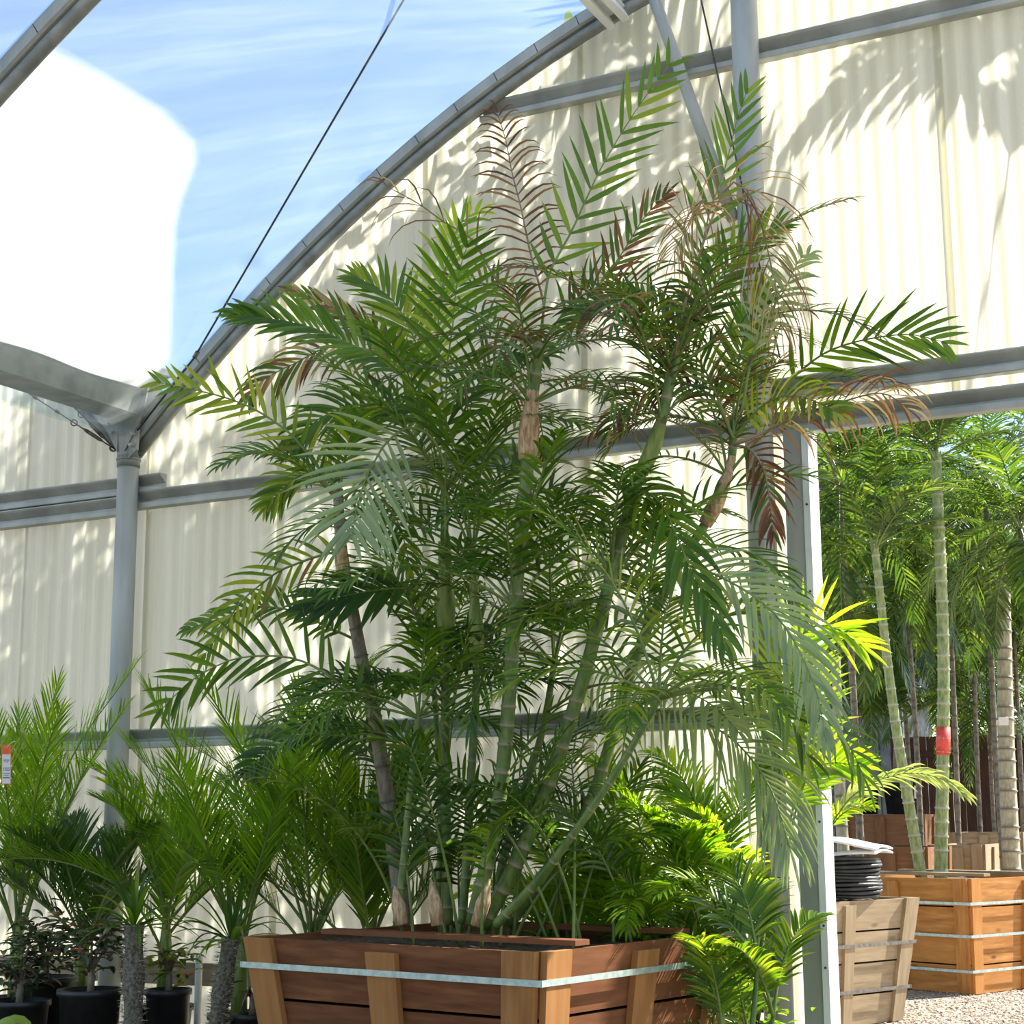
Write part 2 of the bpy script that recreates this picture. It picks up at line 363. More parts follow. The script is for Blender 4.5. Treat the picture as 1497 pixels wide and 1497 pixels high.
GP = [(0, .058), (.066, .058), (.070, .050), (.062, .040), (.010, .000), (.010, -.012), (.058, -.022), (.064, -.030), (.064, -.056), (.058, -.060), (0, -.060)]
def girt(x0, x1, z, lab, y=-.004):
    t = MB(); t.extrude(GP, (x0, y, z), (x1, y, z), (0, -1, 0), (0, 0, 1))
    o = obj('wall_girt', t, 'galv', wall)
    s = MB(); q = x0 + .15
    while q < x1:
        s.tube([(q, -.006, z + .012), (q, -.02, z + .012)], .007, 6); q += .4
    obj('screw', s, 'cable', o, kind='stuff'); return o
girt(-11, XG + .22, 3.755, ''); girt(-11, XG - .06, 3.628, ''); girt(XG + .0, DX0 - .1, 3.655, '')
girt(DX0 - .35, XR, 3.655 + .18, ''); girt(DX0 - .12, XR, 3.655 - .005, '')
def arch_end(z):                              # x where the arch meets height z
    a, b, c = -.08975, -.28269, 6.29568 - z; return (-b - math.sqrt(b * b - 4 * a * c)) / (2 * a), (-b + math.sqrt(b * b - 4 * a * c)) / (2 * a)
girt(min(arch_end(5.80)), max(arch_end(5.80)), 5.765, '')
girt(-11, DX0 - .15, 2.135, ''); girt(DX1 + .1, XR, 2.135, '')
t = MB(); t.slab([(-11, -.035, .667), (DX0 - .3, -.035, .667), (DX0 - .3, -.035, .795), (-11, -.035, .795)], (0, -1, 0), .04); obj('kick_rail', t, 'gwood', wall)

# end-wall hoop and next hoop: pipe with film channel above
def hoop(y, lab, f=arch, x0=XG + .04, x1=XR - .04):
    h = thing('roof_hoop', (x0, y, 4), lab, 'roof hoop', kind='structure')
    pts = [(x0 + (x1 - x0) * i / 40, y, f(x0 + (x1 - x0) * i / 40)) for i in range(41)]
    a = MB(); a.tube([V(p) + V((0, 0, -.03)) for p in pts], .036, 10); obj('hoop_pipe', a, 'galvd', h, True)
    b = MB(); pr = [(-.035, .01), (-.05, .02), (-.05, .085), (.03, .085), (.03, .01)]
    for i in range(40):
        p, q = V(pts[i]), V(pts[i + 1]); t_ = (q - p).normalized(); u = V((-t_.z, 0, t_.x))
        b.extrude(pr, p - t_ * .003, q + t_ * .003, (0, 1, 0), u)
    obj('film_channel', b, 'galv', h); return h
hoop(-.09, 'galvanised roof hoop arching up along the corrugated end wall')
hoop(-2.72, 'galvanised roof hoop one bay in from the end wall')
hoop(-5.4, 'galvanised roof hoop further along the gutter'); hoop(-.09, 'galvanised roof hoop of the neighbouring bay beyond the gutter', arch_l, -17.5, XG - .12)

# roof film
film = thing('ceiling', (-1.5, -6, 6), kind='structure')
def filmsheet(f, xa, xb, ya, yb, nm):
    mb = MB(); nx, ny = 60, 30; vs = []
    for i in range(nx + 1):
        for j in range(ny + 1):
            X = xa + (xb - xa) * i / nx; Y = ya + (yb - ya) * j / ny; vs.append((X, Y, f(X) + .09 + .006 * math.sin(X * 9 + Y * 5) * math.sin(Y * 2.1)))
    mb.add(vs, [(i * (ny + 1) + j, (i + 1) * (ny + 1) + j, (i + 1) * (ny + 1) + j + 1, i * (ny + 1) + j + 1) for i in range(nx) for j in range(ny)])
    return obj(nm, mb, 'film', film, True)
filmsheet(arch, XG + .02, XR, -.02, -2.7, 'film_sheet'); filmsheet(arch, XG + .02, XR, -2.7, -12, 'film_sheet'); filmsheet(arch_l, -17.6, XG - .02, -.02, -12, 'film_sheet')

def on_film(px, py):
    d = ray(px, py); lo, hi = 3.0, 16.0; last = None
    for i in range(2000):
        t = lo + (hi - lo) * i / 2000; q = CAM + d * t
        if q.x < XG: return V((XG, q.y, arch(XG)))
        if q.z > arch(q.x) + .1: return q
    return q
poly = [on_film(*q) for q in ((-30, 120), (60, 62), (150, 108), (235, 158), (280, 205), (283, 235), (262, 290), (252, 335), (250, 385), (246, 470), (243, 545))]
poly = [(q.x, q.y) for q in poly]; poly = [(poly[0][0], -5.3)] + poly + [(XG + .03, -.22), (XG + .03, -5.3)]
def inside(pt):
    x_, y_ = pt; c_ = False; dm = 9e9
    for i in range(len(poly)):
        (x1, y1), (x2, y2) = poly[i - 1], poly[i]
        if (y1 > y_) != (y2 > y_) and x_ < (x2 - x1) * (y_ - y1) / (y2 - y1) + x1: c_ = not c_
        l2 = (x2 - x1) ** 2 + (y2 - y1) ** 2; t = max(0, min(1, ((x_ - x1) * (x2 - x1) + (y_ - y1) * (y2 - y1)) / l2)) if l2 else 0
        dm = min(dm, math.hypot(x_ - x1 - t * (x2 - x1), y_ - y1 - t * (y2 - y1)))
    return dm if c_ else -dm
mb = MB(); vs = []; cs = []; nx, ny = 64, 140
for i in range(nx + 1):
    for j in range(ny + 1):
        X = XG + .03 + 1.75 * i / nx; Y = -.15 - 5.2 * j / ny; s_ = inside((X, Y)) / .07 + .5
        vs.append((X, Y, 4.19 + (X - XG) * .70 + .02 + .003 * math.sin(X * 6 + Y * 7))); cs.append((max(0, min(1, s_)), 0, 0))
fs = [(i * (ny + 1) + j, (i + 1) * (ny + 1) + j, (i + 1) * (ny + 1) + j + 1, i * (ny + 1) + j + 1) for i in range(nx) for j in range(ny)]
fs = [f for f in fs if any(cs[k][0] > 0 for k in f)]; mb.add(vs, fs, 0, cs); obj('shade_sheet', mb, 'sheet', film, True, 'white shade sheet spread over the clear film beside the gutter')

# gutter and its column
g = MB(); GZ = 4.25
g.extrude([(-.22, .19), (-.19, .19), (-.12, -.07), (.12, -.07), (.19, .19), (.22, .19), (.22, .215), (.175, .215), (.105, -.045), (-.105, -.045), (-.175, .215), (-.22, .215)],
          (XG, -.02, GZ), (XG, -11, GZ), (1, 0, 0), (0, 0, 1))
g.extrude([(.20, .195), (.25, .195), (.25, .235), (.20, .235)], (XG, -.02, GZ), (XG, -11, GZ), (1, 0, 0), (0, 0, 1))
obj('gutter', g, 'galvd', kind='structure', label='galvanised roof gutter running from the end wall column', cat='gutter')
c = thing('gutter_column', (XG, -.12, 0), 'round galvanised column carrying the roof gutter at the end wall', 'column', kind='structure')
a = MB(); a.tube([(XG, -.12, 0), (XG, -.12, 3.93)], .068, 20); obj('column_pipe', a, 'galv', c, True)
a = MB(); a.tube([(XG, -.12, 3.86), (XG, -.12, 3.93)], .074, 20); a.tube([(XG, -.12, 3.90), (XG, -.12, 3.915)], .078, 20); obj('clamp_band', a, 'galvd', c, True)
a = MB(); a.tube([(XG, -.12, 3.9), (XG, -.12, 4.18)], [.072, .088], 16)
for sx in (-1, 1): a.slab([(XG + sx * .03, -.20, 3.95), (XG + sx * .17, -.20, 4.17), (XG + sx * .21, -.20, 4.38), (XG + sx * .03, -.20, 4.17)], (0, -1, 0), .012)
a.slab([(XG + .055, -.19, 3.9), (XG + .12, -.19, 3.95), (XG + .13, -.19, 4.13), (XG + .055, -.19, 4.08)], (0, -1, 0), .02); obj('saddle_bracket', a, 'galvd', c)
for q in ((.09, 3.98), (.1, 4.05), (-.07, 4.08), (-.11, 4.14)):
    a = MB(); a.tube([(XG + q[0], -.19, q[1]), (XG + q[0], -.225, q[1])], .012, 6); obj('bolt', a, 'galv', c)

c = thing('support_column', (-2.72, -.12, 0), 'round galvanised column beside the open doorway', 'column', kind='structure')
a = MB(); a.tube([(-2.72, -.12, 0), (-2.72, -.12, arch(-2.72) - .02)], .074, 24); obj('column_pipe', a, 'galv', c, True)
for z in (1.32, .98):
    a = MB(); a.tube([(-2.72, -.12, z), (-2.72, -.12, z + .012)], .0755, 24); obj('wire_tie', a, 'cable', c)
d = thing('trim_1', (-2.53, -.03, 0), kind='structure')
a = MB(); a.abox(-2.60, -2.50, -.09, .035, 0, HEAD - .06); obj('door_jamb', a, 'galv', d)
a = MB(); a.abox(-2.50, -2.465, -.10, .06, 0, HEAD - .06); obj('jamb_facing', a, 'white', d)
for z in (.9, 1.1, 1.6, 2.2, 2.75, 3.2):
    b = MB(); b.tube([(-2.482, -.1, z), (-2.482, -.106, z)], .006, 6); obj('screw', b, 'cable', d)
# purlin end and brace
pu = thing('roof_purlin', (-3.6, -.2, 6.1), 'pair of pale channel purlins meeting the end hoop', 'purlin', kind='structure')
for q in ((893, 37), (913, 25)):
    e0 = P(q[0], q[1], -.10); a = MB(); a.extrude([(-.02, -.025), (.02, -.025), (.02, .025), (-.02, .025)], e0, e0 + V((0, -10, 0)), (1, 0, .4), (-.4, 0, 1)); obj('channel', a, 'white', pu)
e0 = P(903, 26, -.07); a = MB(); a.extrude([(-.07, .0), (.07, .0), (.07, .02), (-.07, .02)], e0, e0 + V((0, -10, 0)), (1, 0, .4), (-.4, 0, 1)); obj('web_plate', a, 'white', pu)
a = MB(); b0, b1 = P(950, -20, -.14), P(1068, 310, -.14); a.tube([b0 + (b0 - b1) * .12, b1 + (b1 - b0) * .03], .034, 14); obj('knee_brace', a, 'galv', None, True, 'slanted pipe brace from the hoop down to the doorway column', 'brace', kind='structure')
# cables
def cable(name, a_, b_, lab, r=.0045):
    mb = MB(); mb.tube([a_, b_], r, 6); return obj(name, mb, 'cable', None, True, lab, 'cable')
l0 = V((XG + .13, -.2, 4.07)); ca = P(284, 523, -.24)
d1 = P(590, 0, -1.1); cb = thing('brace_cable', ca, 'thin black brace cable rising past the roof film from the gutter', 'cable')
a = MB(); a.tube([l0, ca, ca + (d1 - ca) * 1.08], .0065, 6); obj('wire', a, 'cable', cb, True)
a = MB(); a.tube([ca, ca + (d1 - ca).normalized() * .05], .014, 8); obj('cable_clamp', a, 'rust', cb, True)
e1, e2 = P(1080, 250, -.34), P(1025, 0, -.6); a = MB(); a.tube([e1 + (e1 - e2) * 1.1, e2 + (e2 - e1) * .3], .0055, 6); obj('brace_cable', a, 'cable', None, True, 'thin black cable hanging in front of the slanted pipe brace', 'cable')
ey = V((XG - .075, -.16, 3.975))
for k, (tx, ty, Y) in enumerate(((0, 548, -.75), (90, 577, -.45))):
    far = P(tx, ty, Y); dr = (far - ey).normalized(); L = (far - ey).length
    cb = thing('turnbuckle_cable', ey, ['bracing cable with rusty turnbuckle, lower of two hooked to the gutter column', 'bracing cable with rusty turnbuckle, upper of two hooked to the gutter column'][k], 'cable')
    a = MB(); a.tube([ey + dr * .36, far + dr * 1.2], .0035, 6); obj('wire', a, 'cable', cb, True)
    a = MB(); a.tube([ey + dr * .10, ey + dr * .12, ey + dr * .22, ey + dr * .24], [.006, .013, .013, .006], 8); obj('turnbuckle', a, 'rust', cb, True)
    a = MB(); a.tube([ey, ey + dr * .36], .0045, 6); obj('hook_rod', a, 'rust', cb, True)
    a = MB(); sd = dr.cross(V((0, 1, 0))).normalized(); a.tube([ey + dr * .02 + (dr * math.cos(q) + sd * math.sin(q)) * .022 for q in [i * math.pi / 6 for i in range(13)]], .005, 6); obj('eye', a, 'rust', cb, True)
    a = MB(); a.tube([ey + dr * .31 + (dr * math.cos(q) + sd * math.sin(q)) * .02 for q in [i * math.pi / 6 for i in range(13)]], .004, 6); obj('eye', a, 'rust', cb, True)
    for s_ in (.42, .58):
        a = MB(); a.tube([ey + dr * s_, ey + dr * (s_ + .03)], .011, 6); obj('cable_clamp', a, 'rust', cb)

# ------------------------------------------------------------------ planter boxes
def planter(name, label, c0, u, wv, dv, ztop, taper, wood, batten, nplank=4, straps=(.25,), strap='strap', mids=(0.5,), battw=.14, soil=.06, group=None, cat='planter box', cross=(), zbot=0.0, sides=(0, 1, 2, 3), batmid=None, sunlit_crossmat=None):
    """c0 near corner on the rim, u along front (unit), v along depth; tapers towards the foot"""
    u = V((u[0], u[1], 0)).normalized(); v_ = V((-u.y, u.x, 0))
    if v_.dot(V((c0[0], c0[1], 0)) - V((CAM.x, CAM.y, 0))) < 0: v_ = -v_
    c0 = V((c0[0], c0[1], 0)); cen = c0 + u * wv / 2 + v_ * dv / 2
    bx = thing(name, V((cen.x, cen.y, zbot)), label, cat, group)
    top = [c0, c0 + u * wv, c0 + u * wv + v_ * dv, c0 + v_ * dv]
    bot = [cen + (q - cen) * taper for q in top]; H = ztop - zbot
    def pt(i, z):                                    # corner i at height z
        t = (z - zbot) / H; q = bot[i].lerp(top[i], t); return V((q.x, q.y, z))
    for sd in sides:
        i, j = sd, (sd + 1) % 4
        nrm = ((pt(i, ztop) + pt(j, ztop)) / 2 - V((cen.x, cen.y, ztop))); nrm.z = 0; nrm.normalize()
        hs = [zbot + H * k / nplank for k in range(nplank + 1)]
        for k in range(nplank):
            a = MB(); off = nrm * random.uniform(0, .004); z0, z1 = hs[k] + .007, hs[k + 1] - .007
            a.slab([pt(i, z0) + off, pt(j, z0) + off, pt(j, z1) + off, pt(i, z1) + off], nrm, .03); obj('plank', a, wood, bx)
        for q in (0, *mids, 1):
            Lg = (top[j] - top[i]).length; hw = battw / Lg / 2; q0 = min(max(q, hw + .002), 1 - hw - .002); bwm = batmid or battw
            if q not in (0, 1): hw = bwm / Lg / 2
            zt = ztop - (.005 if q in (0, 1) else .04)
            e = lambda s_, z: pt(i, z).lerp(pt(j, z), s_) + nrm * .034
            a = MB(); a.slab([e(q0 - hw, zbot + .01), e(q0 - hw, zt), e(q0 + hw, zt), e(q0 + hw, zbot + .01)], nrm, .032); obj('batten', a, batten, bx)
    for s_ in straps:
        z = ztop - H * s_; loop = []
        a = MB()
        for i in range(4):
            j = (i + 1) % 4; nrm = ((pt(i, z) + pt(j, z)) / 2 - V((cen.x, cen.y, z))); nrm.z = 0; nrm.normalize()
            ed = (pt(j, z) - pt(i, z)).normalized(); p0 = pt(i, z) + nrm * .039 - ed * .042; p1 = pt(j, z) + nrm * .039 + ed * .042
            a.slab([p0 + V((0, 0, -.013)), p1 + V((0, 0, -.013)), p1 + V((0, 0, .013)), p0 + V((0, 0, .013))], nrm, .004)
        obj('strap', a, strap, bx)
    zs = ztop - soil; q = [pt(i, zs) for i in range(4)]; q = [V((cen.x, cen.y, zs)) + (x_ - V((cen.x, cen.y, zs))) * .965 for x_ in q]
    a = MB(); nn = 14; vs = []
    for i in range(nn + 1):
        for j in range(nn + 1):
            p_ = q[0].lerp(q[1], i / nn).lerp(q[3].lerp(q[2], i / nn), j / nn); vs.append(p_ + V((0, 0, random.uniform(-.012, .02))))
    a.add(vs, [(i * (nn + 1) + j, (i + 1) * (nn + 1) + j, (i + 1) * (nn + 1) + j + 1, i * (nn + 1) + j + 1) for i in range(nn) for j in range(nn)]); obj('soil', a, 'soil', bx)
    for (s0, s1, d0, w_, th) in cross:                # boards laid over the rim
        a = MB(); p0, p1 = c0 + u * (wv * s0) + v_ * (dv * d0), c0 + u * (wv * s1) + v_ * (dv * d0); zt = ztop + th + .004
        a.slab([V((p0.x, p0.y, zt)), V((p1.x, p1.y, zt)), V((p1.x, p1.y, zt)) + v_ * w_, V((p0.x, p0.y, zt)) + v_ * w_], (0, 0, 1), th); obj('cross_board', a, sunlit_crossmat or wood, bx)
    return bx, cen, u, v_

RIM = 1.10
k0, k1 = PZ(790, 1390, RIM), PZ(362, 1368, RIM); uu = (k1 - k0)
main_box, MC, MU, MV = planter('planter_box', 'large redwood box with steel strap holding the tall clumping palm', k0, uu, uu.length, 1.5, RIM, .80, 'wood', 'batten', 4, (.115, .60), 'strap', (.50,), .17, .05, cross=((-.0, .86, .16, .10, .022), (.02, .75, .72, .10, .022)))
print('main box', MC, uu.length, [tuple(round(x, 2) for x in q) for q in (k0, k1)])

# outdoor boxes, turned on the gravel
A_ = V((.39, .92, 0)); B_ = V((-.92, .39, 0))
ob = PZ(1421, 1455, 0); tz = 1.07
obx, OC, OU, OV = planter('planter_box', 'orange new-wood planter box on the gravel holding two thin palm trunks', V((ob.x + .05, ob.y - .12, 0)), B_, 1.75, 1.9, tz, .90, 'owood', 'owood', 4, (.22, .5, .80), 'strap', (.5,), .15, .07, cross=((.05, .98, .2, .1, .03), (.02, .95, .58, .12, .03)), sunlit_crossmat='gwood')  # cross boards use paler wood to stand in for sunlight on their tops
gb = PZ(1305, 1490, 0)
gt = P(1340, 1311, 5.75); GH = gt.z
gbx, GC, GU, GV = planter('planter_box', 'weathered grey planter box with a black hose coil on its top', V((gt.x, gt.y, 0)) - A_ * 1.35, A_, 1.35, 1.3, GH, .80, 'gwood', 'gwood', 4, (.36, .72), 'dstrap', (.35,), .17, .03, batmid=.13)
print('grey', gt, 'orange', ob)
def farbox(px0, px1, pyt, Y, lab, zb=0.0, dep=1.2, wood='dwood', straps=(.25,), tp=.9, mids=(.5,)):
    a, b = P(px0, pyt, Y), P(px1, pyt, Y); z = (a.z + b.z) / 2
    return planter('planter_box', lab, V((b.x, b.y, 0)), (a - b), (a - b).length, dep, z, tp, wood, wood, 4, straps, 'strap', mids, .13, .04, zbot=zb)
farbox(1250, 1352, 1238, 10.9, 'brown planter box with steel strap, in front of the tallest box outdoors', straps=(.3,))
farbox(1226, 1348, 1190, 14.5, 'tallest brown planter box carrying black nursery pots outdoors', straps=())
farbox(1385, 1492, 1216, 15.2, 'pale brown planter box in front of the dark board fence', wood='gwood', straps=(.2,))
farbox(1364, 1436, 1234, 12.6, 'tan planter box with slanted battens, beside the thin palm trunks', wood='gwood', straps=(.25,), tp=.82)

# gravel pebbles near the boxes
mb = MB()
for i in range(2600):
    q = PZ(random.uniform(1290, 1520), random.uniform(1435, 1510), 0)
    r = random.uniform(.008, .022); h = r * random.uniform(.5, .9); a0 = random.random() * 6
    vs = [q + V((r * math.cos(a0 + k * 1.2566) * random.uniform(.7, 1.2), r * math.sin(a0 + k * 1.2566), h * .3)) for k in range(5)] + [q + V((0, 0, h))]
    mb.add(vs, [(k, (k + 1) % 5, 5) for k in range(5)])
obj('gravel_stones', mb, 'gravel', None, False, 'loose pale gravel stones on the ground outdoors', 'gravel', kind='stuff')

# ------------------------------------------------------------------ main clumping palm
PY = MC.y
soilz = RIM - .05
palm = thing('clumping_palm', V((MC.x, MC.y, soilz)), 'tall many-stemmed feather palm with browned top fronds in redwood box', 'palm')
def cane(pts, r, mt='stem', ring=.14, parent=None, sheath=None, smat='sheath', name='stem', k=10):
    rp = smoothpts(pts, 64); tot = sum((rp[i + 1] - rp[i]).length for i in range(63)); mb = MB(); rad = []; cs = []; pts2 = []; s_ = 0; nxt = ring * .5
    for i in range(63):
        t = i / 63; pts2.append(rp[i]); rad.append(r[0] + (r[1] - r[0]) * t); cs.append((0, .5, 0)); s_ += (rp[i + 1] - rp[i]).length
        if s_ > nxt:
            d = (rp[i + 1] - rp[i]) * .2; rr = r[0] + (r[1] - r[0]) * t
            pts2 += [rp[i] + d, rp[i] + d * 2, rp[i] + d * 3]; rad += [rr * 1.02, rr * 1.17, rr * 1.0]; cs += [(0, .5, .2), (0, .5, 1), (0, .5, .3)]; nxt += ring * random.uniform(.8, 1.2)
    pts2.append(rp[-1]); rad.append(r[1]); cs.append((0, .5, 0)); mb.tube(pts2, rad, k, 0, True, cs)
    o = obj(name, mb, mt, parent, True)
    if sheath:
        a, b, R0, R1 = sheath; sp = [rp[int(63 * (a + (b - a) * i / 9))] for i in range(10)]; m2 = MB()
        m2.tube(sp, [R0 * (.85 + .25 * math.sin(math.pi * min(1, i / 5))) + (R1 - R0) * i / 9 for i in range(10)], 10); obj('leaf_sheath', m2, smat, o, True)
    return rp
def T3(tr, Y0, Y1):                                   # lift a traced outline to depth
    n_ = len(tr); return [P(q[0], q[1], Y0 + (Y1 - Y0) * i / max(1, n_ - 1)) for i, q in enumerate(tr)]
S1 = cane(T3([(592, 1352), (576, 1240), (563, 1150), (548, 1050), (530, 970), (515, 890), (500, 820), (494, 715)], PY, PY - .25), (.043, .026), 'gstem', .13, palm, (.78, .99, .036, .024))
S2 = cane(T3([(655, 1352), (651, 1100), (652, 900), (650, 800), (650, 700)], PY + .15, PY), (.026, .02), 'stem', .16, palm, (.66, .86, .046, .04), 'gsheath')
S3 = cane(T3([(690, 1352), (725, 1200), (742, 1050), (755, 860), (768, 720), (775, 610), (788, 500)], PY - .2, PY - .3), (.036, .03), 'stem', .11, palm, (.80, .99, .052, .03))
S4 = cane(T3([(705, 1355), (760, 1250), (800, 1150), (850, 1000), (900, 820), (930, 710), (960, 640), (988, 520)], PY - .1, PY), (.038, .026), 'stem', .14, palm, (.80, .99, .04, .018), 'gsheath')
S5 = cane(T3([(742, 1352), (830, 1230), (872, 1150), (930, 960), (985, 840), (1040, 750), (1068, 680), (1072, 610)], PY + .1, PY + .3), (.033, .02), 'stem', .15, palm, (.80, .96, .04, .024))
S6 = cane(T3([(676, 1350), (688, 1150), (697, 980), (694, 880), (690, 800)], PY - .05, PY), (.022, .018), 'stem', .15, palm, (.7, .98, .04, .024), 'gsheath')
S7 = cane(T3([(640, 1350), (645, 1200), (640, 1080), (632, 980)], PY + .3, PY + .3), (.02, .014), 'stem', .14, palm)
S8 = cane(T3([(718, 1352), (742, 1230), (790, 1080), (812, 960)], PY + .3, PY + .35), (.024, .016), 'stem', .15, palm)
S9 = cane(T3([(580, 1350), (590, 1260), (600, 1150), (612, 1040)], PY - .3, PY - .3), (.02, .013), 'stem', .12, palm)
S10 = cane(T3([(725, 1352), (800, 1270), (900, 1130), (970, 1010)], PY - .35, PY - .4), (.022, .014), 'stem', .14, palm)
for q in ((630, 1285, 640, 1353), (716, 1285, 697, 1353), (577, 1295, 588, 1352)):   # dry sheaths at the foot
    a = MB(); p0, p1 = P(q[2], q[3], PY - .35), P(q[0], q[1], PY - .35); a.tube([p0, p0.lerp(p1, .5), p1], [.03, .034, .004], 8); obj('dry_sheath', a, 'sheath', palm, True)

px_ = lambda L: L * 7.6 * PXM
def TF(tr, L, dy=-.1, y0=None, **k):
    y0 = PY if y0 is None else y0; k.setdefault('W', .026)
    return frond(palm, T3(tr, y0, y0 + dy), px_(L), **k)
CF = tuple((CAM - V((-4, -1.2, 3.5))).normalized())
# clearly readable fronds (leaflets built one by one)
TF([(788, 520), (796, 440), (805, 395), (835, 339), (863, 278), (880, 243), (915, 184), (946, 138), (984, 88)], 105, .35, PY - .1, n=16, t0=.22, ang=(50, 30), droop=.06, face=CF, vee=.05, sep=True, tone=(.3, .8), W=.030)
TF([(988, 530), (1005, 450), (1019, 395), (1030, 345), (1038, 307), (1054, 265), (1067, 219), (1078, 174), (1094, 128)], 100, .3, PY, n=15, t0=.25, ang=(50, 24), droop=.06, face=CF, vee=.05, sep=True, tone=(.25, .75), W=.026)
TF([(651, 800), (652, 690), (652, 596), (654, 530), (661, 484), (664, 449), (668, 414), (673, 390), (685, 353)], 120, -.25, PY - .1, n=17, t0=.34, ang=(66, 38), droop=.25, face=CF, vee=.1, sep=True, tone=(.15, .6), W=.032)
TF([(494, 715), (464, 682), (445, 658), (422, 632), (387, 607), (359, 592), (322, 579), (289, 571), (228, 558)], 80, -.4, PY - .25, n=17, t0=.12, ang=(60, 22), droop=.12, face=CF, vee=.1, sep=True, tone=(.5, 1), W=.027, dry=.06)
TF([(655, 690), (632, 640), (598, 625), (566, 646), (550, 670), (534, 702), (523, 736), (518, 763), (515, 785)], 150, -.7, PY - .3, n=15, t0=.32, ang=(62, 18), droop=.32, face=CF, vee=.0, sep=True, leaf='pale', W=.030)
TF([(560, 1060), (537, 1028), (504, 1007), (481, 988), (448, 969), (415, 960), (373, 959), (331, 967), (277, 997), (230, 1044)], 95, -.35, PY - .4, n=17, t0=.12, ang=(60, 25), droop=.4, face=CF, vee=.0, sep=True, tone=(.2, .65), W=.028, lean=8)
TF([(1072, 625), (1110, 600), (1152, 560), (1178, 536), (1210, 514), (1258, 498), (1317, 489), (1349, 492), (1385, 502)], 100, -.15, PY + .35, n=15, t0=.3, ang=(48, 22), droop=.12, face=CF, vee=.05, sep=True, tone=(.1, .6), W=.026, dry=.05)
TF([(520, 815), (490, 808), (462, 814), (434, 824), (406, 836), (378, 857), (352, 880), (331, 911), (312, 939), (296, 962)], 80, -.3, PY - .2, n=16, t0=.08, ang=(52, 20), droop=.55, face=CF, vee=0, sep=True, tone=(.5, 1), W=.024, dry=.14, drand=.1)
